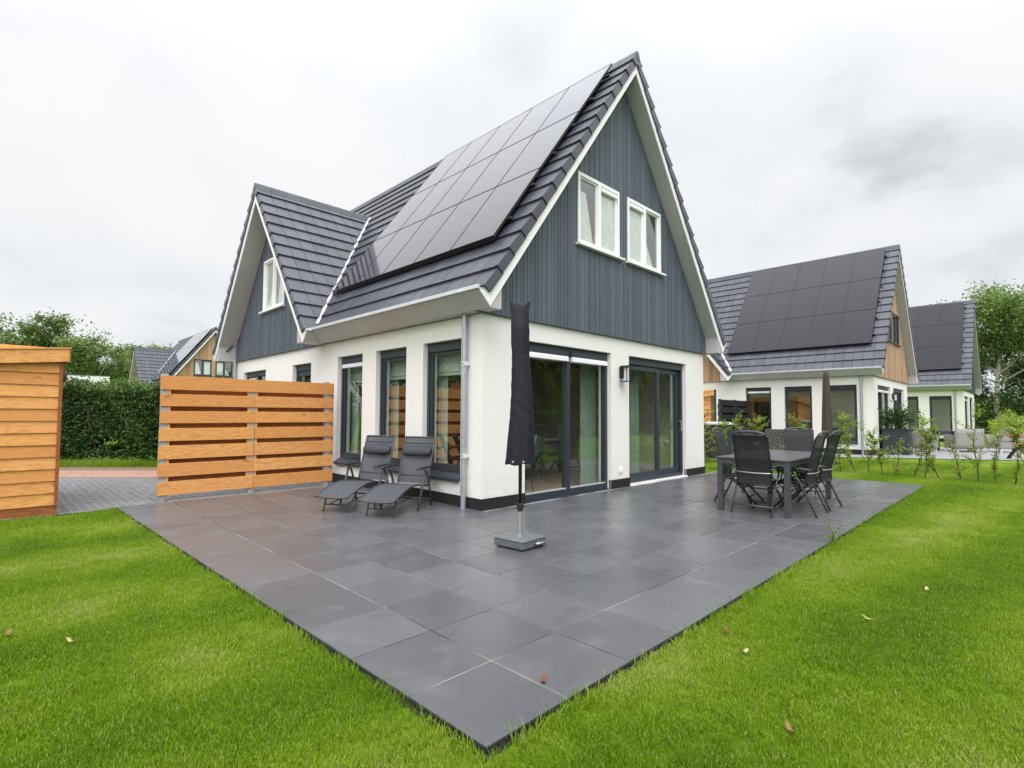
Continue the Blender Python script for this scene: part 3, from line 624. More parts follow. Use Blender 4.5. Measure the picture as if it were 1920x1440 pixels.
    if key not in MESHES:
        p=MB(); p.box(0,1.0,0,1.66,0,.032); me=p.mesh('solar_panel'); me.materials.append(MATS['solar_glass']); MESHES[key]=me
        p=MB(); fr=p; fr.box(-.003,1.003,-.003,.0,-.002,.036); fr.box(-.003,1.003,1.66,1.663,-.002,.036); fr.box(-.003,.0,0,1.66,-.002,.036); fr.box(1.0,1.003,0,1.66,-.002,.036)
        me=p.mesh('panel_frame'); me.materials.append(MATS['black_metal']); MESHES['pframe']=me
    a=Vector((0,1,0)); b=Vector((c_,0,s_)); nn=b.cross(a)*-1
    if nn.z<0: nn=-nn
    for i in range(5):
        for j in range(3):
            o=place('solar_panel',MESHES[key],None,h)
            P0=Vector((.42,.06+i*1.012,ZA-SL*(XC-.42)))+b*(j*1.678)+nn*.185
            # local x along the roof (towards the gable), y up the slope
            mt=Matrix((-a,b,nn)).transposed().to_4x4(); mt.translation=P0+a*1.0; o.matrix_local=mt
            place('panel_frame',MESHES['pframe'],None,o)
    rl=MB()
    for j in range(3):
        for k in (.25,.75):
            q0=Vector((.42,-.02,ZA-SL*(XC-.42)))+b*(j*1.678+1.66*k)+nn*.135; rl.obox(q0,a*5.14,b*.04,nn*.045)
    q0=Vector((.42,.06,ZA-SL*(XC-.42)))-b*.004+nn*.13; rl.obox(q0,a*5.05,b*.003,nn*.05)
    rl.build('mounting_rail','black_metal',h,key='rail')
    return h

def make_lantern(loc,label):
    t=empty('wall_lantern',loc,0,label,'wall lamp','wall lanterns between the patio doors')
    b=MB(FRONT); b.box(-.05,.05,0,.03,.0,.22); b.build('back_plate','black_metal',t,key='lb')
    f=MB(FRONT)
    for x in (-.075,.063):
        for d in (.04,.168): f.box(x,x+.012,d,d+.012,-.06,.19)
    f.box(-.085,.085,.03,.19,.19,.205); f.box(-.085,.085,.03,.19,-.072,-.06); f.box(-.06,.06,.05,.17,.205,.225); f.box(-.015,.015,0,.06,.206,.226)
    f.build('lamp_frame','black_metal',t,key='lf')
    g=MB(FRONT)
    g.tube([(0,.11,-.059),(0,.11,.18)],.04,12); g.build('lamp_glass','lamp_glass',t,key='lg'); return t

MAIN=dict(frame='frame_dark',gframe='white_trim',clad='cladding_blue')
WOOD=dict(frame='frame_dark',gframe='frame_dark',clad='cladding_wood')
DARK=dict(frame='frame_dark',gframe='frame_dark',clad='cladding_dark')
make_house((0,0,0),'large white stuccoed house in the foreground with blue-grey gable boards and white gable windows',MAIN)
make_house((16.72,-1.40,0),'white neighbouring house with natural wood gable, nearest behind the dining table',WOOD)
make_house((31.6,-2.62,0),'farthest house on the right with dark gable, beside the tall pale-trunked tree',DARK)
make_house((4.05,40.1,0),'distant wood-gabled house seen over the timber fence and hedge on the left',WOOD)
make_lantern((3.42,0,2.0),'black glass wall lantern between the two patio doors of the foreground house')
make_lantern((20.14,-1.40,2.0),'black wall lantern on the gable wall of the wood-gabled neighbouring house')

# ------------------------------------------------------------------ things inside the foreground house
for i,o in enumerate(L_OPEN[:3]):
    b=MB(LEFT); u0,u1,z0,z1=o; zb=1.93
    for k,(za,zc_,d) in enumerate(((z1-.15,z1-.02,-.33),(2.13,z1-.15,-.31),(1.99,2.13,-.30),(zb,1.99,-.315))):
        b.box(u0-.05,u1+.05,d,d+.012,za,zc_-.004)
    o_=b.build('roman_blind','blind_white',None); tag(o_,('pale roman blind half lowered in the tall window beside the drainpipe','pale roman blind in the middle one of the three tall windows','pale roman blind in the tall window nearest the timber fence')[i],'blind','roman blinds in the tall windows')
def curtain(fn,u0,u1,z0,z1,d,mat,label,n=26):
    rows=[]
    for k in range(n+1):
        u=u0+(u1-u0)*k/n; dd=d+.035*math.sin(k*1.35)+.01*math.sin(k*.6)
        rows.append([(u,dd,z0),(u,dd,z1)])
    c=MB(fn); c.sheet(rows); o=c.build('curtain',mat,None,smooth=True,recalc=False); return tag(o,label,'curtain','curtains behind the glass')
curtain(LEFT,1.30,1.52,.05,2.45,-.42,'blind_white','pale curtain beside the tall window nearest the drainpipe')
curtain(LEFT,2.74,2.95,.05,2.45,-.42,'blind_white','pale curtain on the left side of the middle tall window')
curtain(LEFT,4.20,4.42,.05,2.45,-.42,'blind_white','pale curtain in the tall window closest to the timber fence')
curtain(FRONT,2.78,3.22,.05,2.45,-.45,'curtain_green','greenish curtain bunched at the right side of the left patio door')
curtain(FRONT,4.42,4.72,.05,2.45,-.45,'curtain_green','greenish curtain hanging behind the right patio door')
def shell_chair(loc,rz,label):
    t=empty('dining_chair',loc,rz,label,'chair','indoor chairs behind the patio door')
    s=MB(); rows=[]
    for i in range(11):
        f=i/10; z=.46 if f<.5 else .46+(f-.5)*2*.42; y=-.22+min(f,.5)*2*.42+(max(0,f-.5)*.18)
        rows.append([(x,y-abs(x)**2*.5*(1 if f>.5 else 0)+0,z+abs(x)**2*1.2) for x in np.linspace(-.26,.26,9)])
    s.sheet(rows); o=s.build('seat_shell','green_fabric',t,smooth=True,recalc=False,key='shell'); md=o.modifiers.new('s','SOLIDIFY'); md.thickness=.03
    for x,y in ((-.2,-.2),(.2,-.2),(-.2,.2),(.2,.2)): MB().tube([(x*.8,y*.8,.45),(x*1.15,y*1.15,0.0)],.011,6).build('leg','black_metal',t)
    return t
shell_chair((1.55,.85,.018),R(150),'green upholstered chair with thin black legs just behind the left patio door')
shell_chair((2.75,1.75,.018),R(200),'green upholstered chair standing farther inside, right of the other one')
t=empty('dining_table',(1.9,2.1,.018),0,'dark indoor dining table behind the left patio door','table')
MB().box(-.9,.9,-.45,.45,.71,.75).build('table_top','larch_dark',t)
for x,y in ((-.8,-.35),(.8,-.35),(-.8,.35),(.8,.35)): MB().box(x-.03,x+.03,y-.03,y+.03,0,.71).build('leg','black_metal',t)
t=empty('pendant_lamp',(2.3,1.5,2.6),0,'black dome lamp hanging inside behind the left patio door','lamp')
MB().tube([(0,0,0),(0,0,-1.0)],.006,6).build('cord','black_metal',t); MB().lathe([(.02,-1.0),(.10,-1.03),(.20,-1.13),(.22,-1.2),(.21,-1.2)],20).build('lamp_shade','black_metal',t,smooth=True)

# ------------------------------------------------------------------ ground, terrace, paving
def poly_sheet(name,pts,z,mat,kind='structure'):
    me=bpy.data.meshes.new(name); me.from_pydata([(p[0],p[1],z) for p in pts],[],[tuple(range(len(pts)))]); me.materials.append(MATS[mat]); o=bpy.data.objects.new(name,me); col.objects.link(o)
    if me.polygons[0].normal.z<0: me.flip_normals()
    o['kind']=kind; return o
poly_sheet('ground',[(-500,-500),(500,-500),(500,500),(-500,500)],-.040,'grass_ground')
TX0,TX1,TY0,TY1=-3.376,7.98,-3.843,3.70
def ex(y): return TX0-.15*(y-TY0)/(TY1-TY0)
ts=MB()
xs=[TX0,TX0+.517]; 
while xs[-1]<TX1-.05: xs.append(min(xs[-1]+.525,TX1))
ys=[TY0,TY0+.533]
while ys[-1]<TY1-.05: ys.append(min(ys[-1]+.5388,TY1))
g_=.0050; rr=random.Random(4)
for a,b in zip(xs,xs[1:]):
    for c,d in zip(ys,ys[1:]):
        if (a+b)/2>.05 and (c+d)/2>.05: continue
        bb_=min(b,0.0) if (c+d)/2>0.05 and b>0 else b
        ts.tone=rr.random(); dz=rr.uniform(-.0012,.0012); tl=rr.uniform(-.0008,.0008); e_=.003
        x0,x1,y0_,y1_=a+g_,bb_-g_,c+g_,d-g_
        z=dz; xa_,xb_=(ex(y0_)+g_,ex(y1_)+g_) if a==TX0 else (x0,x0)
        V=[(xa_,y0_,-.05),(x1,y0_,-.05),(x1,y1_,-.05),(xb_,y1_,-.05),(xa_,y0_,z-e_),(x1,y0_,z-e_),(x1,y1_,z-e_),(xb_,y1_,z-e_),(xa_+e_,y0_+e_,z+tl),(x1-e_,y0_+e_,z-tl),(x1-e_,y1_-e_,z-tl),(xb_+e_,y1_-e_,z+tl)]
        ts.add(V,[(8,9,10,11),(4,5,9,8),(5,6,10,9),(6,7,11,10),(7,4,8,11),(0,1,5,4),(1,2,6,5),(2,3,7,6),(3,0,4,7)])
o=ts.build('terrace','slab_concrete',None,recalc=False); o['kind']='structure'
poly_sheet('terrace_bed',[(TX0+.006,TY0+.006),(TX1-.006,TY0+.006),(TX1-.006,-.0),(0,0),(0,TY1-.006),(ex(TY1)+.006,TY1-.006)],-.0055,'joint')
poly_sheet('terrace_edge',[(TX0-.022,TY0-.022),(TX1+.02,TY0-.022),(TX1+.02,-.0),(0,0),(0,TY1),(ex(TY1)-.022,TY1)],-.034,'edge_black')
sk=MB(); sk.prism([(TX0-.002,TY0,-.05),(TX0+.002,TY0,-.05),(ex(TY1)+.002,TY1,-.05),(ex(TY1)-.002,TY1,-.05)],(0,0,.043)); sk.box(TX0+.003,TX1,TY0-.002,TY0+.002,-.05,-.007); o=sk.build('terrace_skirt','edge_black',None); o['kind']='structure'
# driveway, red clinker strip, soil strip
d=Vector((.737,-.676)); 
def ln(p,k): return (p[0]+d.x*k,p[1]+d.y*k)
A0,A1=(-3.77,8.86),(-3.30,9.55); S1=(-2.75,10.55)
poly_sheet('driveway',[(-14,3.706),(0,3.706),(0,14),(-.9,14),(-.9,6.3),ln(A0,2.3),ln(A0,-9),(-14,15)],-.026,'clinker')
poly_sheet('driveway_border',[ln(A0,-9),ln(A0,2.3),(-.9,6.3),(-.9,7.6),ln((-3.0,9.95),1.2),ln((-3.0,9.95),-10)],-.022,'red_clinker')
poly_sheet('soil',[ln((-3.0,9.95),-10),ln((-3.0,9.95),1.2),(-.9,7.6),(-.9,10.9),ln((-2.6,12.2),2),ln((-2.6,12.2),-10)],-.032,'soil')
poly_sheet('path',[(12.2,.6),(14.6,-.2),(17.9,-5.06),(20.2,-8.6),(26,-6.5),(24.2,-1.42),(16.72,-1.42),(16.72,6),(11.2,6),(10.9,1.2)],-.02,'pale_paving')

# ------------------------------------------------------------------ garden shed
def make_shed(loc,label):
    t=empty('garden_shed',loc,0,label,'shed','timber garden sheds')
    w=MB(); rr=random.Random(9); z=.10
    i=0
    while z<2.02:
        w.tone=rr.random(); h_=.158; V=[]
        # overlapping boards, lower edge proud
        for x0,x1 in ((-2.5,-.03),):
            w.add([(x0,-.004,z+h_+.02),(x1,-.004,z+h_+.02),(x1,-.024,z),(x0,-.024,z),(x0,.02,z+h_+.02),(x1,.02,z+h_+.02),(x1,.0,z),(x0,.0,z)],[(0,1,2,3),(4,7,6,5),(2,6,7,3),(0,4,5,1),(0,3,7,4),(1,5,6,2)])
        w.add([(.004-.034,.02,z+h_+.02),(.004-.034,2.4,z+h_+.02),(.03-.034,2.4,z),(.03-.034,.02,z)],[(0,1,2,3)])
        z+=h_; i+=1
    w.box(-2.5,-.035,.03,2.4,0.1,2.0); w.build('wall','larch',t,key='shw')
    p=MB(); p.box(-.032,.006,-.036,.0,.09,2.02); p.build('corner_trim','larch_dark',t,key='shc')
    b=MB(); b.box(-2.5,.0,-.012,2.4,-.05,.10); b.build('base_board','larch_dark',t,key='shb')
    r=MB(); r.tone=.7
    def zt(x): return 2.185+.10*(x-.05)
    r.prism([(-2.6,-.09,zt(-2.6)-.02),(.055,-.09,zt(.055)-.02),(.055,-.09,zt(.055)-.19),(-2.6,-.09,zt(-2.6)-.19)],(0,.025,0))
    r.build('fascia','larch',t,key='shf')
    r=MB(); r.tone=.9; r.prism([(-2.62,-.105,zt(-2.62)),(.075,-.105,zt(.075)),(.075,-.105,zt(.075)-.018),(-2.62,-.105,zt(-2.62)-.018)],(0,2.6,0)); r.tone=.3; r.prism([(.05,-.064,zt(.05)-.02),(.072,-.064,zt(.05)-.02),(.072,-.064,zt(.05)-.19),(.05,-.064,zt(.05)-.19)],(0,2.5,0))
    r.build('roof','larch',t,key='shr')
    s=MB()
    for x in (-.12,): s.tube([(x,-.013,.045),(x,-.020,.045)],.009,8)
    s.build('bolt','silver',t,key='shs')
    return t
SY=3.775
make_shed((-4.150,SY,0),'orange larch-boarded garden shed at the left edge beside the lawn')
make_shed((12.42,SY-1.40,0),'orange-roofed shed of the neighbouring house, only its roof end showing')
t=empty('outdoor_lamp',(-4.150,SY+.35,1.81),0,'round black outdoor lamp on the side wall of the left shed','lamp')
b=MB(FRONT); b.fn=None; b.tube([(0,0,0),(.03,0,0)],.10,20); b.build('back_plate','black_metal',t)
b=MB(); b.tube([(.03,0,0),(.05,0,0),(.075,0,0)],[.09,.085,.05],20); b.build('lamp_glass','dark_grey_metal',t,smooth=True)

# ------------------------------------------------------------------ timber screens
BZ=[(1.678,1.89),(1.42,1.61),(1.156,1.346),(.884,1.08),(.605,.814),(.335,.538),(.057,.262)]
def make_screen(loc,label,mat,matb,postm,group):
    t=empty('timber_screen',loc,0,label,'screen',group)
    rr=random.Random(21)
    for i,(a,b) in enumerate(((-2.985,-1.612),(-1.608,-.19))):
        s=MB()
        for k,(z0,z1) in enumerate(BZ):
            if k==0 and i==0: continue
            if k==0: s.tone=rr.random(); s.box(-2.985,b,-.022,0,z0,z1); continue
            s.tone=rr.random(); dx=rr.uniform(-.004,.004); s.box(a+dx,b+dx,-.022+rr.uniform(-.002,.002),0,z0+rr.uniform(-.003,.003),z1)
        s.build('slat_panel',mat,t,key='scr%d'%i,bevel=.003)
        s=MB()
        for k in range(6):
            z0=BZ[k+1][1]-.05; z1=BZ[k][0]+.05; s.tone=rr.random(); s.box(a+.03,b-.03,.095,.117,z0,z1)
        s.build('back_slats',matb,t,key='scb%d'%i)
    for x in (-2.915,-1.63,-.30):
        p=MB(); p.box(x-.05,x+.04,.001,.093,-.06,1.915); p.build('post',postm,t,key='scp%.1f'%x,bevel=.006)
        p=MB(); p.tone=.6; p.box(x+.041,x+.075,.001,.060,.03,1.86); p.build('batten',mat,t,key='scx%.1f'%x)
    p=MB(); p.tone=.6; p.box(-1.63-.085,-1.63-.051,.001,.060,.03,1.86); p.build('batten',mat,t,key='scxx')
    p=MB(); p.box(-.205,-.165,.03,.09,-.02,1.80); p.build('wall_post',postm,t,key='scw')
    return t
make_screen((0,4.05,0),'orange larch plank screen with grey concrete posts beside the loungers','larch','larch_dark','concrete','plank privacy screens')
make_screen((16.72,2.62,0),'black plank screen standing against the neighbouring house behind the table','black_wood','black_wood','dark_grey_metal','plank privacy screens')

# ------------------------------------------------------------------ parasol
t=empty('parasol',(-.985,-1.70,0),0,'closed parasol in a black cover on a square grey base in front of the corner','parasol')
b=MB(); b.box(-.185,.185,-.19,.19,.012,.085); b.build('base','parasol_plate',t,bevel=.014).rotation_euler=(0,0,R(4))
b=MB(); b.box(-.192,.192,-.197,.197,.086,.094); b.build('base_lid','parasol_plate',t,bevel=.004).rotation_euler=(0,0,R(4))
b=MB(); b.box(-.16,.16,-.16,.16,0,.012); b.build('foot','rubber',t)
b=MB(); b.tube([(.02,-.195,.05),(.02,-.213,.05),(.13,-.213,.05),(.13,-.195,.05)],.012,10); b.build('handle','silver',t,smooth=True)
b=MB(); b.lathe([(.034,.094),(.034,.102),(.024,.104),(.024,.345)],20); b.build('stand_tube','silver',t)
b=MB(); b.lathe([(.026,.345),(.026,.37),(.036,.375),(.036,.415),(.030,.425)],20); b.build('clamp','rubber',t)
b=MB(); b.tube([(0,0,.42),(0,0,2.35)],.0185,14); b.build('pole','black_metal',t,smooth=True)
rows=[]; nz_=90; na=56
W0=rt.to_2d().normalized()
for i in range(nz_+1):
    f=i/nz_; z=.82+f*(2.455-.82); row=[]
    hw=.138*(1-f)**.85*.95+.088*(f**.3)*1.0 if f<1 else .085
    hw=.148-(.148-.086)*min(1,f/.70)**.95 if f<.70 else .086+.006*math.sin((f-.62)*9)
    if f>.93: hw+=.018*(f-.93)/.07
    dp=.62-.45*max(0,(f-.85)/.15)
    for k in range(na):
        th=2*math.pi*k/na; fold=1+.045*math.sin(th*5+f*1.5)+.03*math.sin(th*9-f*7)+.022*math.sin(th*14+f*21)*(.4+.6*math.sin(f*25+th))
        cr=.010*math.sin(f*70+th*4)*max(0,math.sin(f*9+th))+.012*max(0,math.sin(f*26+1))*math.sin(th*7+f*50)*.6
        a=math.cos(th)*hw*(fold+cr*3); c=math.sin(th)*hw*dp*(fold+cr*3)
        zz=z+(.012*math.sin(th*4) if f==0 else 0)
        if f>.96: zz+= (abs(math.cos(th))**2*.05-.02)*(f-.96)/.04
        off=.012*math.sin(f*5)
        row.append((W0.x*(a+off)-W0.y*c, W0.y*(a+off)+W0.x*c, zz))
    rows.append(row+[row[0]])
b=MB(); b.sheet(rows); top=[Vector(p) for p in rows[-1][:-1]]; b.add(top,[tuple(range(len(top)))]); cv=b.build('cover','parasol_cloth',t,smooth=True)
for k in (-.075,.03):
    b=MB(); fwd=Vector((-.707,-.707,0)); p=Vector((W0.x*k,W0.y*k,.85))+fwd*(.105 if k<0 else .112); b.tube([p,p+fwd*.006],.011,10); b.build('eyelet','silver',cv)

# ------------------------------------------------------------------ loungers
def strip(mb,prof,hw,dz=0,n=1):
    mb.sheet([[(u,v,z+dz) for v in (-hw,0,hw)] for u,z in prof])
def make_lounger(loc,rz,label):
    t=empty('sun_lounger',loc,rz,label,'sun lounger','sun loungers in front of the tall windows')
    seat=[(-.13,.215),(-.05,.235),(.05,.265),(.18,.305),(.32,.335),(.46,.345),(.60,.338),(.75,.318),(.88,.300),(.93,.296)]
    back=[(.945,.315),(.965,.39),(.995,.48),(1.03,.58),(1.065,.68),(1.10,.77),(1.135,.86),(1.165,.93),(1.18,.97)]
    s=MB(); strip(s,seat,.232); o=s.build('seat_sling','sling_grey',t,smooth=True,recalc=False,key='lgs')
    s=MB(); strip(s,back,.225); s.build('back_sling','sling_grey',t,smooth=True,recalc=False,key='lgb')
    f=MB()
    for v in (-.245,.245):
        f.tube([(u,v,z) for u,z in seat],.013,8); f.tube([(u,v*.975,z) for u,z in back],.013,8)
    f.tube([(back[-1][0],-.24,back[-1][1]),(back[-1][0],.24,back[-1][1])],.013,8); f.tube([(1.145,-.24,.885),(1.145,.24,.885)],.010,8); f.tube([(-.13,-.245,.213),(-.14,-.1,.200),(-.14,.1,.200),(-.13,.245,.213)],.012,8); f.tube([(.93,-.24,.29),(.93,.24,.29)],.012,8); f.tube([(.975,-.24,.425),(.975,.24,.425)],.008,8)
    f.build('frame','dark_grey_metal',t,smooth=True,key='lgf')
    for v in (-.19,.19): MB().tube([(.14,v*1.22,.285),(.02,v*1.03,.06),(-.01,v,.0)],.0115,8).build('leg','dark_grey_metal',t,smooth=True)
    for v in (-.285,.285):
        MB().tube([(.74,v*1.01,.525),(.66,v,.34),(.52,v*.98,.0)],[.017,.017,.014],8).build('leg','dark_grey_metal',t,smooth=True)
        MB().tube([(.74,v*1.01,.525),(.80,v,.49),(.87,v,.35),(.965,v*1.0,.0)],[.017,.017,.015,.014],8).build('leg','dark_grey_metal',t,smooth=True)
        a=MB(); a.sheet([[(u,v+w_,.548+.010*math.sin((u-.55)*6)) for w_ in (-.028,0,.028)] for u in np.linspace(.52,1.02,9)]); a=a.build('armrest','black_metal',t,smooth=True,recalc=False); md=a.modifiers.new('s','SOLIDIFY'); md.thickness=.018
    c=MB(); c.tube([(.015,-.195,.09),(.015,.195,.09)],.010,8); c.tube([(.60,-.28,.16),(.60,.28,.16)],.010,8); c.tube([(.93,-.28,.10),(.93,.28,.10)],.010,8); c.tube([(.02,-.12,.09),(.60,-.12,.16)],.008,6); c.tube([(.02,.12,.09),(.60,.12,.16)],.008,6); c.build('stretcher','dark_grey_metal',t,smooth=True,key='lgc')
    # head pillow
    rows=[]; cu,cz=1.055,.775
    for i in range(17):
        f_=i/16; v=-.225+f_*.45; r=.074*(1-abs(2*f_-1)**6*.45)+.003*math.sin(i*2)
        rows.append([(cu+math.cos(th)*r*.62+math.sin(th)*r*.35, v, cz+math.sin(th)*r) for th in np.linspace(0,2*math.pi,17)])
    p=MB(); p.sheet(rows); p.add(rows[0][:-1],[tuple(range(16))]); p.add(rows[-1][:-1],[tuple(range(16))]); p.build('pillow','planter_dark',t,smooth=True,key='lgp')
    return t
a30=R(30)
make_lounger((-1.22,.58,0),a30,'dark grey reclining sun lounger nearer the drainpipe, with cylinder pillow')
make_lounger((-1.22-.245,.58+.715,0),a30,'dark grey reclining sun lounger nearer the timber screen, with cylinder pillow')

# ------------------------------------------------------------------ dining set outdoors
t=empty('patio_table',(3.58,-2.64,0),R(1.5),'long dark grey metal patio table on the terrace','table')
MB().box(-1.09,1.09,-.485,.485,.726,.742).build('table_top','table_top',t,bevel=.003)
b=MB(); b.box(-1.07,1.07,-.465,-.435,.655,.725); b.box(-1.07,1.07,.435,.465,.655,.725); b.box(-1.07,-1.04,-.435,.435,.655,.725); b.box(1.04,1.07,-.435,.435,.655,.725); b.build('apron','dark_grey_metal',t)
for x in (-1.075,1.005):
    for y in (-.47,.40): MB().box(x,x+.07,y,y+.07,0,.654 if False else .7255).build('leg','dark_grey_metal',t,bevel=.004)
def make_chair(loc,rz,label):
    # x forward, origin between the rear feet
    t=empty('folding_chair',loc,rz,label,'chair','folding garden chairs round the table')
    back=[(.115,.40),(.13,.47),(.125,.56),(.10,.66),(.070,.76),(.045,.86),(.025,.95),(.005,1.02),(-.025,1.065)]
    seat=[(.12,.385),(.18,.395),(.28,.405),(.38,.415),(.47,.425),(.535,.420),(.565,.395)]
    s=MB(); strip(s,back,.215); s.build('back_sling','sling_black',t,smooth=True,recalc=False,key='chb')
    s=MB(); strip(s,seat,.215); s.build('seat_sling','sling_black',t,smooth=True,recalc=False,key='chs')
    f=MB()
    for v in (-.228,.228): f.tube([(u,v,z) for u,z in back],.0125,8); f.tube([(u,v,z) for u,z in seat],.0125,8)
    f.tube([(.565,-.228,.393),(.565,.228,.393)],.0125,8); f.tube([(.12,-.228,.39),(.12,.228,.39)],.011,8)
    f.build('frame','black_metal',t,smooth=True,key='chf')
    f=MB(); f.tube([(-.025,-.228,1.065),(-.035,-.20,1.088),(-.050,-.10,1.106),(-.053,0,1.110),(-.050,.10,1.106),(-.035,.20,1.088),(-.025,.228,1.065)],[.013,.014,.015,.015,.015,.014,.013],8); f.build('top_rail','dark_grey_metal',t,smooth=True,key='cht')
    f=MB(); f.tube([(-.02,-.225,1.06),(-.02,.225,1.06)],.008,6); f.build('cross_rail','dark_grey_metal',t,key='chr')
    f=MB(); f.tube([(.11,-.245,.56),(.085,-.23,.56),(.065,-.12,.556),(.06,0,.555),(.065,.12,.556),(.085,.23,.56),(.11,.245,.56)],.0085,8); f.build('back_bar','silver',t,smooth=True,key='chbb')
    for v in (-.262,.262):
        MB().tube([(.0,v,0),(.20,v,.44),(.30,v,.60)],.0135,8).build('leg','dark_grey_metal',t,smooth=True)
        v2=v*.88
        MB().tube([(.60,v2,0),(.40,v2,.22),(.19,v2,.42)],.0125,8).build('leg','black_metal',t,smooth=True)
        a=MB(); a.sheet([[(u,v+w_,z) for w_ in (-.02,0,.02)] for u,z in ((.06,.60),(.15,.607),(.3,.618),(.42,.618),(.50,.600))]); a=a.build('armrest','dark_grey_metal',t,smooth=True,recalc=False); md=a.modifiers.new('s','SOLIDIFY'); md.thickness=.02
        MB().tube([(.42,v,.60),(.33,v*.95,.42)],.010,6).build('arm_strut','black_metal',t,smooth=True)
    f=MB(); f.tube([(.055,-.262,.12),(.055,.262,.12)],.013,8); f.tube([(.50,-.23,.11),(.50,.23,.11)],.011,8); f.tube([(.17,-.262,.37),(.30,-.1,.325),(.30,.1,.325),(.17,.262,.37)],.010,8); f.build('stretcher','dark_grey_metal',t,smooth=True,key='chst')
    return t
make_chair((2.39,-2.69,0),R(-3),'black folding chair with its back to the viewer at the near end of the table')
make_chair((3.085,-3.36,0),R(91),'black folding chair, nearer of the two on the lawn side of the table')
make_chair((3.765,-3.36,0),R(88),'black folding chair, farther of the two on the lawn side of the table')
make_chair((3.42,-1.82,0),R(-82),'black folding chair, nearer of the two on the house side of the table')
make_chair((4.62,-1.78,0),R(-84),'black folding chair, farther of the two on the house side of the table')
make_chair((5.02,-2.50,0),R(218),'black folding chair turned towards the viewer at the far end of the table')
#__PART2__
# ------------------------------------------------------------------ foliage builders
def leaf_mesh(name,centers,sizes,tones,mat,up_bias=.5,seed=1,aspect=.6,extra=None):
    """many small folded leaf faces, one quad each"""
    r=np.random.default_rng(seed); n=len(centers)
    a=r.normal(size=(n,3)); a[:,2]*=.6; a/=np.linalg.norm(a,axis=1)[:,None]
    nrm=r.normal(size=(n,3)); nrm[:,2]=np.abs(nrm[:,2])+up_bias; b=np.cross(nrm,a); b/=np.linalg.norm(b,axis=1)[:,None]
    s=np.asarray(sizes)[:,None]; c=np.asarray(centers)
    dr=np.cross(a,b)*s*.18
    V=np.stack([c-a*s*.5,c+b*s*.5*aspect+dr,c+a*s*.5,c-b*s*.5*aspect+dr],1).reshape(-1,3)
    F=np.arange(n*4,dtype=np.int32); tn=np.asarray(tones,dtype=np.float32)
    me=bpy.data.meshes.new(name); me.vertices.add(n*4); me.vertices.foreach_set('co',V.astype(np.float32).ravel())
    me.loops.add(n*4); me.loops.foreach_set('vertex_index',F); me.polygons.add(n); me.polygons.foreach_set('loop_start',np.arange(0,n*4,4,dtype=np.int32)); me.polygons.foreach_set('loop_total',np.full(n,4,dtype=np.int32))
    me.update(calc_edges=True); at=me.attributes.new('tone','FLOAT','FACE'); at.data.foreach_set('value',tn); me.materials.append(MATS[mat]); me.validate(); return me
def tree_meshes(key,H,spread,seed,leafmat,barkmat,nleaf=9000,leaf=.2,trunk_h=.25,r0=.16,clump=.75,lean=0.1,lower=0.):
    rr=random.Random(seed); tb=MB(); tips=[]
    def grow(p,d,L_,r,lev):
        n=4; pts=[p]; rs=[r]; q=p.copy(); dd=d.copy()
        for i in range(n):
            dd=(dd+Vector((rr.uniform(-1,1),rr.uniform(-1,1),rr.uniform(-.3,.7)))*.20).normalized(); q=q+dd*(L_/n); pts.append(q.copy()); rs.append(r*(1-.55*(i+1)/n))
        tb.tube(pts,rs,6 if lev else 9,cap=False)
        if lev>=3: tips.append(pts[-1]); tips.append(pts[-3]); return
        if lev==2: tips.append(pts[-2])
        for k in range(rr.choice((3,4)) if lev else 8):
            f=rr.uniform(.35,1) if lev else rr.uniform(trunk_h,1); bi=min(int(f*n),n-1); bp_=pts[bi].lerp(pts[bi+1],f*n-bi)
            ang=rr.uniform(0,2*math.pi); el=rr.uniform(.05,.9); nd=(Vector((math.cos(ang),math.sin(ang),el))+dd*.4).normalized()
            sc=(.50 if lev==0 else .58)*(1.15-.45*f if lev==0 else 1)*rr.uniform(.75,1.2)
            grow(bp_,nd,L_*sc*(spread if lev==0 else 1),rs[bi]*.5,lev+1)
    grow(Vector((0,0,-.1)),Vector((rr.uniform(-lean,lean),rr.uniform(-lean,lean),1)).normalized(),H*.72,r0,0)
    me_t=tb.mesh('trunk',smooth=True,recalc=False); me_t.materials.append(MATS[barkmat])
    T=np.array([tuple(t) for t in tips]); T[:,2]=np.clip(T[:,2],H*.1,H); g=np.random.default_rng(seed)
    idx=g.integers(0,len(T),nleaf); cw=g.uniform(.5,1.2,len(T))*clump
    off=g.normal(size=(nleaf,3))*cw[idx][:,None]*np.array([.6,.6,.42]); c=T[idx]+off
    ct=g.uniform(0,1,len(T)); tone=np.clip(.45*ct[idx]+.55*g.uniform(0,1,nleaf),0,1)
    me_l=leaf_mesh('crown',c,g.uniform(.6,1.3,nleaf)*leaf,tone,leafmat,seed=seed)
    MESHES[key]=(me_t,me_l)
def put_tree(key,loc,sc,rz,label,group,cat='tree',name='tree'):
    t=empty(name,loc,rz,label,cat,group); t.scale=(sc,sc,sc)
    place('trunk',MESHES[key][0],None,t); place('crown',MESHES[key][1],None,t); return t
tree_meshes('ta',11.5,1.0,101,'leaf_oak','bark',14000,.25,.2,.2,.80)
tree_meshes('tb',10.0,.95,102,'leaf_light','pale_bark',10000,.23,.25,.16,.70)
tree_meshes('tc',10.5,1.1,103,'leaf_dark','bark',14000,.26,.12,.18,.85)
tree_meshes('td',12.0,.95,107,'leaf_light','pale_bark',16000,.24,.42,.2,.95,lean=.02)
GL='broadleaf trees beyond the hedge on the left'
put_tree('ta',(-2.9,59,-.1),1.10,0.3,'tallest dark green tree rising above the left shed roof',GL)
put_tree('tc',(-7.2,62,-.1),.98,1.0,'dark tree at the far left edge above the shed',GL)
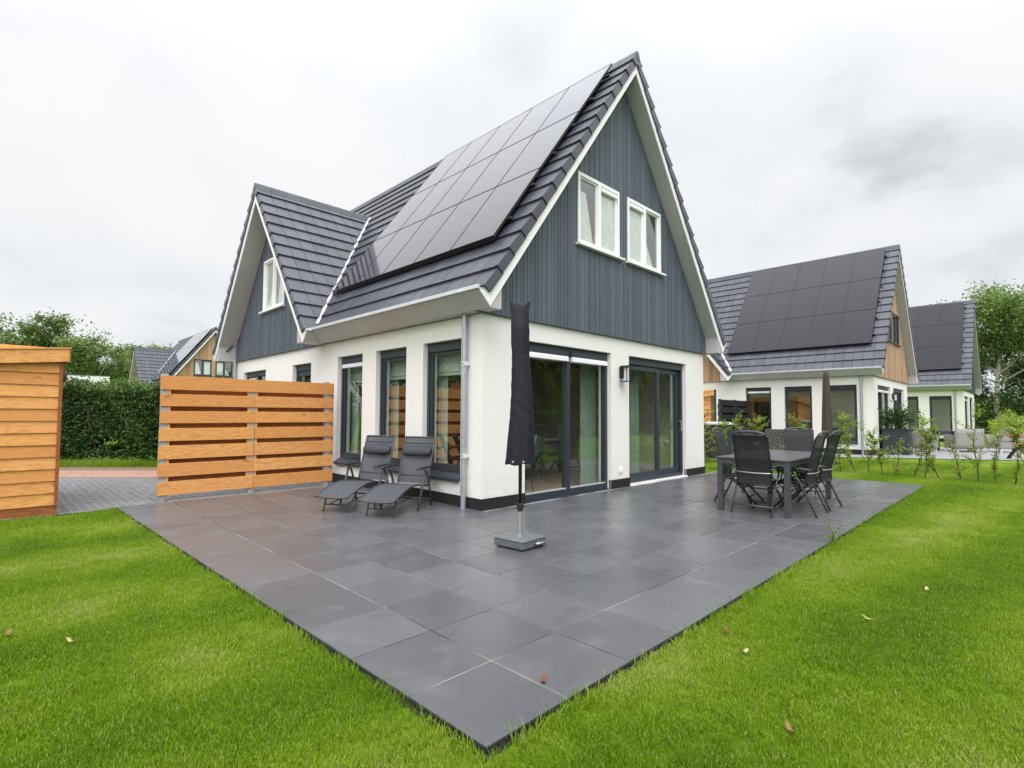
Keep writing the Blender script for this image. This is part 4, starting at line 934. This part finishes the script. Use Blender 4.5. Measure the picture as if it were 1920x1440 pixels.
put_tree('tc',(0.2,60,-.1),.84,2.2,'rounded tree just right of the shed roof',GL)
put_tree('tb',(2.6,53.5,-.1),.88,0.1,'light green open-crowned tree over the white flat-roofed building',GL)
put_tree('tb',(4.6,57,-.1),.90,3.0,'light tree left of the distant tiled roof',GL)
put_tree('ta',(9.0,66.5,-.1),.98,4.0,'broad tree rising behind the distant wood-gabled house',GL)
put_tree('tb',(13.6,68.5,-.1),1.0,5.1,'tree top showing behind the ridge of the distant wood-gabled house',GL)
put_tree('tc',(5.6,68,-.1),.72,.7,'low dark tree in the gap between the light trees on the left',GL)
put_tree('tc',(-.4,70,-.1),.78,1.9,'dark tree standing behind the rounded tree at left',GL)
GR='woodland trees at the right edge'
put_tree('td',(52.5,-3.3,-.1),1.0,.4,'tall tree with pale twin trunk right of the farthest house',GR)
put_tree('td',(57.5,-6.8,-.1),1.08,2.4,'pale-trunked tree at the right edge of the wood',GR)
put_tree('tc',(60,-.5,-.1),.80,1.1,'dark tree behind the pale twin-trunked one',GR)
put_tree('tc',(56,-6.0,-.1),.66,2.9,'dark low tree between the pale trunks at right',GR)
put_tree('ta',(66,-5.5,-.1),.95,5.0,'large dark tree at the far right behind the others',GR)
put_tree('tc',(63,-9.5,-.1),.85,3.9,'dark tree farthest right at the picture edge',GR)
put_tree('tb',(56,.2,-.1),.93,1.0,'thin light branches showing over the ridge of the farthest house',GR)
# trees round the garden behind the viewer, seen mirrored in the patio doors
GB='garden trees mirrored in the patio doors'
bt=[('ta',(11,-19.5),.62),('tc',(16,-18.5),.7),('tb',(20,-21),.8),('tc',(25,-19),.72),('ta',(30,-22),.8),('tc',(36,-21),.8),('tb',(6,-18),.6),('tc',(1,-19),.6),('ta',(42,-24),.85),
    ('tc',(-14,-2),.6),('tc',(-12.5,11),.60),('tb',(-10.8,15),.62),('tc',(-11.5,19),.66),('ta',(-11.5,24),.72),('tc',(-12,30),.8)]
ORD=['first','second','third','fourth','fifth','sixth','seventh','eighth','ninth','tenth','eleventh','twelfth','thirteenth','fourteenth','fifteenth','sixteenth','seventeenth','eighteenth','nineteenth','twentieth','twenty-first','twenty-second','twenty-third','twenty-fourth','twenty-fifth','twenty-sixth']
for i,(k,p,s) in enumerate(bt): put_tree(k,(p[0],p[1],-.1),s,i*1.3,('%s garden tree listed along the tall shrub border mirrored in the patio doors'%ORD[i]).replace('listed ','counted ') if i<9 else '%s garden tree left of the lawn, mirrored in the tall windows'%ORD[i-9],GB)

def hedge(loc,rz,Lx,D,H,label,n,leaf,seed,wavy=.06,holes=(),hmat='leaf_hedge'):
    g=np.random.default_rng(seed); t=empty('hedge',loc,rz,label,'hedge')
    # leaves gather on the faces and thin out inwards
    m=int(n*1.0); x=g.uniform(-Lx/2,Lx/2,m); face=g.integers(0,10,m); dpt=np.abs(g.normal(size=m))*.10
    y=np.where(face<6,-D/2+dpt,np.where(face<8,D/2-dpt,g.uniform(-D/2,D/2,m))); z=np.where(face<8,g.uniform(.06,H,m),H-np.abs(g.normal(size=m))*.08)
    w=wavy*(np.sin(x*3.1+z*2)+np.sin(x*7.3+1+z*4)*.6); y=y+np.where(face<6,w,-w*.5); z=z+np.where(z>H*.8,wavy*.8*np.sin(x*5.1)+.07*g.normal(size=m)+np.where(g.uniform(size=m)>.9,g.uniform(0,.22,m),0),0)
    keep=np.ones(m,bool)
    for hx_,hz_,hr in holes: keep&=((x-hx_)**2/(hr*1.5)**2+(z-hz_)**2/hr**2>g.uniform(.4,1.3,m))|(face>=6)&(g.uniform(size=m)<.25)
    cl=np.sin(x*9)*np.sin(z*11+x*3)*.5+.5
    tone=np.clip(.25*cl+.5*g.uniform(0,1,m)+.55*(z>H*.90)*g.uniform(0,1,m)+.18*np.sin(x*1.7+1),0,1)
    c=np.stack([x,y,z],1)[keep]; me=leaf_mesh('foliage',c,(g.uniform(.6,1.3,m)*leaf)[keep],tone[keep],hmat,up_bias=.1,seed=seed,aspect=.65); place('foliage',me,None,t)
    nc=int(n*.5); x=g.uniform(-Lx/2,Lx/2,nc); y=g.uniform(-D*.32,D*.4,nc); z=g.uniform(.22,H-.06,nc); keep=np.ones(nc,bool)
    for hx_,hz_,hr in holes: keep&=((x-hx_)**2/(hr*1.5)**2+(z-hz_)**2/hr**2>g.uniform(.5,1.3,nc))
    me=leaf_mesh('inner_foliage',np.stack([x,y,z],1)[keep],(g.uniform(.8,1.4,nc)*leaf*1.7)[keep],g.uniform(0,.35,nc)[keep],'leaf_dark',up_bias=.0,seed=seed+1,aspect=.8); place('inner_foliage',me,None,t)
    tb=MB(); rr=random.Random(seed)
    for i in range(int(Lx*5)):
        x0=rr.uniform(-Lx/2,Lx/2); y0=rr.uniform(-D*.3,D*.3); p=[(x0,y0,-.05)]
        for k in range(5): p.append((p[-1][0]+rr.uniform(-.14,.14),p[-1][1]+rr.uniform(-.08,.08),p[-1][2]+H*.19))
        tb.tube(p,[.018,.016,.013,.01,.008,.005],5,cap=False)
    tb.build('stems','twig',t,recalc=False)
    return t
# hedge along the driveway (faces the viewer)
hc=Vector((-2.62,11.72)); hedge((hc.x+.2,hc.y+.25,-.05),R(-42.5),7.6,.9,2.08,'dense leafy green hedge behind the driveway, between shed and timber screen',46000,.066,5,wavy=.11,holes=((-.05,.62,.15),(.25,.45,.10),(-.3,.5,.10)))
hedge((14,-13.6,-.05),0,34,.8,1.5,'long clipped garden hedge behind the lawn, mirrored in the patio doors',26000,.09,6)
hedge((15,-16,-.05),0,40,2.6,5.2,'tall shrub border behind the clipped hedge, mirrored in the patio doors',60000,.20,16,wavy=.35,hmat='leaf_light')
hedge((-11.5,4,-.05),R(90),16,.8,1.9,'garden hedge left of the lawn, mirrored in the tall windows',14000,.09,8)
# woodland undergrowth, one mass
def mass(name,label,box,n,leaf,mat,seed,hfun):
    g=np.random.default_rng(seed); x=g.uniform(box[0],box[1],n); y=g.uniform(box[2],box[3],n); z=g.uniform(0,1,n)**.8*hfun(x,y); cl=np.sin(x*1.9)*np.sin(y*2.3)+np.sin(x*5+z*4)*.5
    tone=np.clip(.35+.25*cl+.5*g.uniform(-.5,.7,n),0,1); me=leaf_mesh(name,np.stack([x,y,z-.05],1),g.uniform(.6,1.3,n)*leaf,tone,mat,seed=seed); o=place(name,me); o['kind']='stuff'; return tag(o,label,'undergrowth')
mass('undergrowth','dark woodland undergrowth beneath the trees at the right edge',(50,72,-14,3),26000,.30,'leaf_dark',31,lambda x,y:3.6+1.5*np.sin(x*.9)*np.sin(y*1.1)+.6*np.sin(y*3))
mass('distant_wood','far line of dark trees and scrub closing the view on the left',(-22,26,74,82),30000,.42,'leaf_dark',32,lambda x,y:5.4+1.1*np.sin(x*.8)+.7*np.sin(x*2.1+1))
mass('shrubbery','light green scrub in front of the wood at the right edge',(38,48,-9,-3.2),12000,.13,'leaf_young',33,lambda x,y:1.3+.5*np.sin(x*1.7)*np.sin(y*1.9)+.2*np.sin(y*6))
# ivy-like low shrub on the verge below the hedge
def strip_grass(): pass

# ------------------------------------------------------------------ young hedge plants along the lawn edge
def young(seed,H,lush):
    rr=random.Random(seed); tb=MB(); C=[];
    p=Vector((0,0,-.06)); pts=[p.copy()]; d=Vector((rr.uniform(-.25,.25),rr.uniform(-.25,.25),1)).normalized()
    for k in range(7):
        d=(d+Vector((rr.uniform(-1,1),rr.uniform(-1,1),.3))*.16).normalized(); p=p+d*H/7; pts.append(p.copy())
    tb.tube(pts,[.011,.010,.009,.008,.006,.005,.004,.002],5,cap=False)
    for k in range(int(15*lush)):
        i=rr.randint(1,6); q=pts[i].copy(); dd=Vector((rr.uniform(-1,1),rr.uniform(-1,1),rr.uniform(.3,1.3))).normalized(); L_=rr.uniform(.12,.38); bp_=[q.copy()]
        for s in range(4): dd=(dd+Vector((rr.uniform(-1,1),rr.uniform(-1,1),rr.uniform(-.2,.6)))*.25).normalized(); q=q+dd*L_/4; bp_.append(q.copy())
        tb.tube(bp_,[.005,.004,.003,.002,.0015],4,cap=False)
        for s in range(int(20*lush)):
            a=bp_[rr.randint(0,3)].lerp(bp_[rr.randint(1,4)],rr.random()); C.append(a+Vector((rr.uniform(-1,1),rr.uniform(-1,1),rr.uniform(-.6,1)))*.035)
    for s in range(int(40*lush)): a=pts[rr.randint(3,7)]; C.append(a+Vector((rr.uniform(-1,1),rr.uniform(-1,1),rr.uniform(-1,1)))*.06)
    me_t=tb.mesh('stem',recalc=False); me_t.materials.append(MATS['twig'])
    C=np.array([tuple(c) for c in C]); g=np.random.default_rng(seed)
    tn=g.uniform(0,.93,len(C)); tn[g.uniform(size=len(C))>.93]=1.0
    me_l=leaf_mesh('leaves',C,g.uniform(.028,.058,len(C)),tn,'leaf_young',seed=seed); return me_t,me_l
YP=[young(200+i,[1.0,1.2,.8,1.1,.9,1.25][i],[1.0,1.3,.8,1.1,1.5,.9][i]) for i in range(6)]
pix=[(9.86,2.35,3),(9.95,1.95,1),(9.88,1.62,5),(9.80,1.3,1),(9.92,1.0,4),(9.8,.66,1),(9.9,.35,3),(9.8,.05,5),(9.88,-.3,1),(9.8,-.66,4),(9.9,-1.0,3),(9.82,-1.35,1),(9.9,-1.72,0),(9.80,-2.02,2),(9.86,-2.33,1),(9.78,-2.60,5),(9.84,-2.85,4),(9.78,-3.10,2),(9.80,-3.42,0),(9.72,-3.62,3),(9.70,-3.90,1),(9.74,-4.22,2),(9.62,-4.50,5),(9.66,-4.78,3),(9.58,-5.05,1),(9.60,-5.36,0)]
for i,(x,y,k) in enumerate(pix):
    t=empty('hedge_plant',(x,y,0),i*2.1,'%s young hedge plant along the lawn edge counted from the house, %s'%(ORD[i],['bushy','tall','thin','bright','densely leaved','slender'][k]),'shrub','young hedge plants along the lawn edge'); s=[1.20,1.08,1.28,1.0][i%4]; t.scale=(s,s,s)
    place('stem',YP[k][0],None,t); place('leaves',YP[k][1],None,t)
# weed at the slab edge
wd_=young(300,.20,.5); t=empty('weed',(1.50,-3.86,.03),0,'small leafy weed growing at the terrace edge','plant'); t.scale=(.55,.55,.6); place('stem',wd_[0],None,t); place('leaves',wd_[1],None,t)

# ------------------------------------------------------------------ neighbours' garden things
t=empty('hot_tub',(11.75,1.95,0),0,'round dark hot tub with pale grey lid behind the young plants','hot tub')
MB().lathe([(.52,0),(.55,.02),(.55,1.0),(.52,1.02)],40).build('tub','planter_dark',t,smooth=False)
MB().lathe([(.57,1.021),(.59,1.03),(.59,1.07),(.55,1.10),(.0001,1.12)],40).build('lid','tub_lid',t,smooth=False)
t=empty('lounge_sofa',(14.75,.75,0),R(-60),'dark woven lounge sofa behind the young plants and table','sofa')
MB().box(-.75,.75,-.35,.35,.12,.42).build('seat','wicker_dark',t,bevel=.02); MB().box(-.75,.75,-.38,-.30,.12,.86).build('backrest','wicker_dark',t,bevel=.02)
for x in (-.75,.67): MB().box(x,x+.08,-.299,.35,.421,.64).build('armrest','wicker_dark',t,bevel=.01)
for x in (-.7,.64):
    for y in (-.33,.27): MB().box(x,x+.06,y,y+.06,0,.119).build('leg','black_metal',t)
# closed brown parasol
t=empty('closed_parasol',(11.95,-1.20,0),0,'closed brown parasol behind the dining table, in front of the neighbouring house','parasol')
MB().tube([(0,0,.05),(0,0,2.5)],.022,10).build('pole','black_metal',t)
rows=[]
for i in range(31):
    f=i/30; z=.75+f*1.84; r=.175-.085*f**1.2 if f<.96 else .085-.05*(f-.96)/.04
    rows.append([(math.cos(th)*r*(1+.10*math.sin(6*th+f)),math.sin(th)*r*.8*(1+.10*math.sin(6*th)),z) for th in np.linspace(0,2*math.pi,33)])
b=MB(); b.sheet(rows); b.add(rows[-1][:-1],[tuple(range(32))]); b.build('canopy','brown_cloth',t,smooth=True)
MB().lathe([(.28,-.03),(.28,.04),(.05,.06),(.035,.2)],24).build('base','black_metal',t)
t=empty('planter_box',(18.1,-1.85,0),0,'square dark planter box by the gable wall of the neighbouring house','planter')
MB().box(-.40,.40,-.38,.38,-.03,.86).build('box','planter_dark',t,bevel=.01); MB().box(-.43,.43,-.41,.41,.861,.885).build('rim','dark_grey_metal',t)
g=np.random.default_rng(44); c=g.normal(size=(2200,3))*np.array([.28,.27,.20])+np.array([0,0,.36]); c[:,2]=np.abs(c[:,2])
t=empty('potted_shrub',(18.15,-1.85,.886),0,'dark bushy shrub growing in the square dark planter','shrub')
place('foliage',leaf_mesh('foliage',c,g.uniform(.05,.10,2200),g.uniform(0,.7,2200),'leaf_hedge',seed=44),None,t)
b=MB()
for k in range(7): a_=k*.9; b.tube([(0,0,0),(.1*math.cos(a_),.1*math.sin(a_),.25),(.25*math.cos(a_),.25*math.sin(a_),.5)],[.012,.008,.004],5)
b.build('stems','twig',t)
def wicker_chair(loc,rz,label,w=.62,sofa=False):
    t=empty('wicker_chair' if not sofa else 'wicker_sofa',loc,rz,label,'armchair' if not sofa else 'sofa','pale wicker garden seats')
    s=MB(); s.box(-w/2,w/2,-.28,.30,.12,.40); s.build('seat','wicker_grey',t,bevel=.03)
    rows=[]; n=15
    for i in range(n):
        f=i/(n-1); th=math.pi*f; sn=max(0.,math.sin(th)); xx=-math.cos(th)*w/2*1.08; yy=-.16-sn**.6*.20
        hh=.62+.30*sn**1.5
        if sofa: hh=.86 if .06<f<.94 else .68
        rows.append([(xx*(.96+.04*k/4),yy-.03*k/4,.10+(hh-.10)*k/4) for k in range(5)])
    b=MB(); b.sheet(rows); o=b.build('backrest','wicker_grey',t,smooth=True,recalc=False); md=o.modifiers.new('s','SOLIDIFY'); md.thickness=.05; md.offset=0
    for x in (-w/2-.02,w/2-.05): MB().box(x,x+.07,-.2,.28,.40,.62).build('armrest','wicker_grey',t,bevel=.02)
    for x in (-w/2+.03,w/2-.09):
        for y in (-.26,.22): MB().box(x,x+.045,y,y+.045,-.03,.119).build('leg','white_trim',t)
    return t
wicker_chair((20.55,-2.35,0),R(-100),'pale wicker armchair at the left end of the garden table')
wicker_chair((21.75,-3.35,0),R(-38),'pale wicker two-seat bench with its back to the viewer',1.1,True)
wicker_chair((22.6,-4.35,0),R(50),'pale wicker armchair at the right end of the garden table')
wicker_chair((26.0,-5.1,0),R(60),'pale wicker armchair farthest away, near the scrub')
t=empty('garden_table',(22.5,-2.75,0),R(-38),'dark garden table behind the pale wicker bench','table')
MB().box(-.8,.8,-.4,.4,.70,.74).build('table_top','planter_dark',t)
for x in (-.7,.64):
    for y in (-.35,.29): MB().box(x,x+.06,y,y+.06,-.03,.70).build('leg','planter_dark',t)
t=empty('flower_stand',(18.3,-4.95,0),R(45),'black stand holding two pots of red flowers beyond the young plants','flower stand')
b=MB()
for s in (-1,1): b.obox((s*.10-.03,-.05,.30),(.06,0,0),(0,.10,0),(s*.28,0,-.33))
b.box(-.14,.14,-.06,.06,.28,.33); b.box(-.03,.03,-.03,.03,.33,.52); b.box(-.02,.22,-.06,.06,.521,.56); b.build('stand','black_metal',t)
for (x,z,r) in ((-.10,.331,.09),(.12,.561,.10)):
    p=MB(); p.lathe([(.05,z),(.075,z+.11)],14,(x,0,0)); p.build('pot','planter_dark',t)
    c=g.normal(size=(220,3))*np.array([.09,.08,.035])+np.array([x,0,z+.15]); fl=leaf_mesh('flowers',c,g.uniform(.03,.05,220),g.uniform(0,1,220),'red_petal',seed=int(z*100)); place('flowers',fl,None,t)
    c=g.normal(size=(120,3))*np.array([.08,.07,.03])+np.array([x,0,z+.11]); fl=leaf_mesh('leaves',c,g.uniform(.03,.05,120),g.uniform(0,1,120),'leaf_hedge',seed=int(z*100)+1); place('leaves',fl,None,t)
# flat-roofed white building beyond the hedge
t=empty('flat_roofed_building',(-.78,35.7,0),R(-5),'low flat-roofed building with white fascia beyond the hedge','building')
MB().box(-1.5,1.1,0,3,-.1,2.95).build('wall','brown_brick',t)
MB().prism([(-1.42,-.15,3.55),(1.22,-.15,3.55),(1.22,-.15,2.95),(-1.62,-.15,2.95)],(0,3.3,0)).build('fascia','render_white',t)
MB().box(-1.44,1.26,-.17,3.2,3.551,3.61).build('roof_edge','dark_grey_metal',t)
cu=bpy.data.curves.new('number','FONT'); cu.body='2'; cu.size=.42; cu.extrude=.01; tob=bpy.data.objects.new('number',cu); col.objects.link(tob)
bpy.context.view_layer.update(); me=bpy.data.meshes.new_from_object(tob.evaluated_get(bpy.context.evaluated_depsgraph_get())); bpy.data.objects.remove(tob)
me.materials.clear(); me.materials.append(MATS['black_text']); o=place('number',me,None,t); o.rotation_euler=(R(90),0,0); o.location=(.86,-.165,3.14)

# ------------------------------------------------------------------ fallen leaves
def fallen(x,y,z,rz,mat,label,s=.034):
    b=MB(); pts=[]
    for i in range(10):
        th=2*math.pi*i/10; r=s*(.5+.12*math.cos(2*th)+.06*math.sin(5*th)); pts.append((r*1.5*math.cos(th),r*math.sin(th),.010*math.cos(2*th)+.006))
    b.add([(0,0,.002)]+pts,[(0,1+i,1+(i+1)%10) for i in range(10)]); b.tube([(s*.7,0,.006),(s*1.2,.004,.010)],.0015,4)
    o=b.build('fallen_leaf',mat,None,recalc=False); o.location=(x,y,z); o.rotation_euler=(R(12),R(-8),rz); return tag(o,label,'leaf','fallen leaves')
fallen(-2.828,-3.66,.004,.6,'red_leaf','red-brown fallen leaf lying on the nearest terrace slab')
fallen(-4.70,-1.04,-.005,1.2,'dry_leaf','dark brown fallen leaf on the left lawn near the picture edge')
fallen(-4.44,-1.43,-.005,2.2,'pale_leaf','pale tan fallen leaf on the left lawn right of the dark one')
fallen(-1.565,-4.03,-.005,.2,'red_leaf','reddish fallen leaf in the grass close to the terrace edge',.03)
fallen(-1.766,-4.22,-.005,2.9,'pale_leaf','pale curled fallen leaf in the grass near the terrace corner',.042)
fallen(-.69,-4.60,-.005,1.5,'pale_leaf','pale fallen leaf farther out on the right lawn')
fallen(-2.37,-4.65,-.005,.9,'dry_leaf','brown fallen leaf on the lawn at the bottom of the picture')
fallen(.316,-4.79,-.005,.4,'pale_leaf','pale fallen leaf on the right lawn beside the mown band')

# ------------------------------------------------------------------ lawn: blades instanced on points
def clump(seed,n=34,R_=.06,h=.042):
    r=random.Random(seed); mb=MB()
    for i in range(n):
        a=r.uniform(0,6.283); q=R_*math.sqrt(r.random()); x,y=q*math.cos(a),q*math.sin(a); hh=h*r.uniform(.55,1.25); w=r.uniform(.0013,.0024); th=r.uniform(0,6.283); ln_=r.uniform(.1,.9)*hh; la=r.uniform(0,6.283)
        wx,wy=w*math.cos(th),w*math.sin(th); mx,my=x+math.cos(la)*ln_*.35,y+math.sin(la)*ln_*.35; tx,ty=x+math.cos(la)*ln_,y+math.sin(la)*ln_
        mb.tone=r.random(); z0=-.012
        mb.add([(x-wx,y-wy,z0),(x+wx,y+wy,z0),(mx+wx*.8,my+wy*.8,hh*.6),(mx-wx*.8,my-wy*.8,hh*.6),(tx,ty,hh)],[(0,1,2,3),(3,2,4)])
    me=mb.mesh('blades',recalc=False); me.materials.append(MATS['grass_blade']); return me
def grass_field(name,label,pts,scale_rng,nblade,R_,h,seed):
    hid=bpy.data.collections.new(name+'_source')
    for k in range(4):
        o=bpy.data.objects.new('grass_tuft',clump(seed+k,nblade,R_,h)); hid.objects.link(o)
    me=bpy.data.meshes.new(name); me.from_pydata([tuple(p) for p in pts],[],[]); o=bpy.data.objects.new(name,me); col.objects.link(o)
    ng=bpy.data.node_groups.new(name,'GeometryNodeTree'); ng.interface.new_socket('Geometry',in_out='INPUT',socket_type='NodeSocketGeometry'); ng.interface.new_socket('Geometry',in_out='OUTPUT',socket_type='NodeSocketGeometry')
    n=ng.nodes.new; l=ng.links.new
    gi=n('NodeGroupInput'); go=n('NodeGroupOutput'); iop=n('GeometryNodeInstanceOnPoints'); ci=n('GeometryNodeCollectionInfo'); ci.inputs['Collection'].default_value=hid; ci.inputs['Separate Children'].default_value=True; ci.inputs['Reset Children'].default_value=True
    rv=n('FunctionNodeRandomValue'); rv.data_type='FLOAT_VECTOR'; rv.inputs[0].default_value=(-.12,-.12,0); rv.inputs[1].default_value=(.12,.12,6.283)
    rs=n('FunctionNodeRandomValue'); rs.data_type='FLOAT'; rs.inputs[2].default_value=scale_rng[0]; rs.inputs[3].default_value=scale_rng[1]; rs.inputs['Seed'].default_value=3
    iop.inputs['Pick Instance'].default_value=True
    l(gi.outputs[0],iop.inputs['Points']); l(ci.outputs[0],iop.inputs['Instance']); l(rv.outputs[0],iop.inputs['Rotation']); l(rs.outputs[1],iop.inputs['Scale']); l(iop.outputs[0],go.inputs[0])
    md=o.modifiers.new('grass','NODES'); md.node_group=ng; o['kind']='stuff'; tag(o,label,'grass'); return o
def scatter(boxes,dens,maxd,mind=0):
    out=[]; cx,cy=-4.82,-5.43
    for (a,b,c,d_) in boxes:
        n=int((b-a)*(d_-c)*dens); p=rng.uniform((a,c),(b,d_),(n,2)); D=np.hypot(p[:,0]-cx,p[:,1]-cy); vx=(p[:,0]-cx)*.7057+(p[:,1]-cy)*.7085; vl=(p[:,0]-cx)*.7085-(p[:,1]-cy)*.7057
        k=(D<maxd)&(D>=mind)&(vx>-.5)&(np.abs(vl)<vx*1.5+3.0)
        k&=~((p[:,0]>TX0-.012-.15*(p[:,1]-TY0)/(TY1-TY0))&(p[:,0]<TX0+1)&(p[:,1]>TY0-.005))
        out.append(p[k])
    p=np.concatenate(out); return np.c_[p,np.full(len(p),-.037)]
LA=(-16,TX0-.012,-7,3.69); LB=(TX0-.012,11,-16,TY0-.012); LC=(TX1+.03,11,TY0-.012,4)
grass_field('grass','short mown lawn grass near the viewer',scatter([LA,LB,LC],680,7.2),(.75,1.25),48,.06,.0235,50)
grass_field('far_grass','short mown lawn grass farther from the viewer',scatter([LA,LB,(TX1+.03,14.3,-9,4.5),(11,19,-16,-5.5)],140,21,7.2),(.8,1.3),44,.11,.032,60)
# longer tufts along the terrace edges
ep=[]
for i in range(520):
    if i%2: yy_=rng.uniform(TY0,TY1); ep.append((ex(yy_)-.02-abs(rng.normal())*.03,yy_,-.037))
    else: ep.append((rng.uniform(TX0,TX1),TY0-.02-abs(rng.normal())*.03,-.037))
grass_field('edge_grass','longer grass tufts along the terrace edge',ep,(.9,1.7),12,.035,.045,70)
hp=[(hc.x+d.x*k+rng.normal()*.10-.25,hc.y+d.y*k+rng.normal()*.10-.35,-.05) for k in np.linspace(-3.5,2.5,900)]
grass_field('verge_grass','grass growing along the foot of the hedge',hp,(1.5,3.0),30,.09,.06,80)
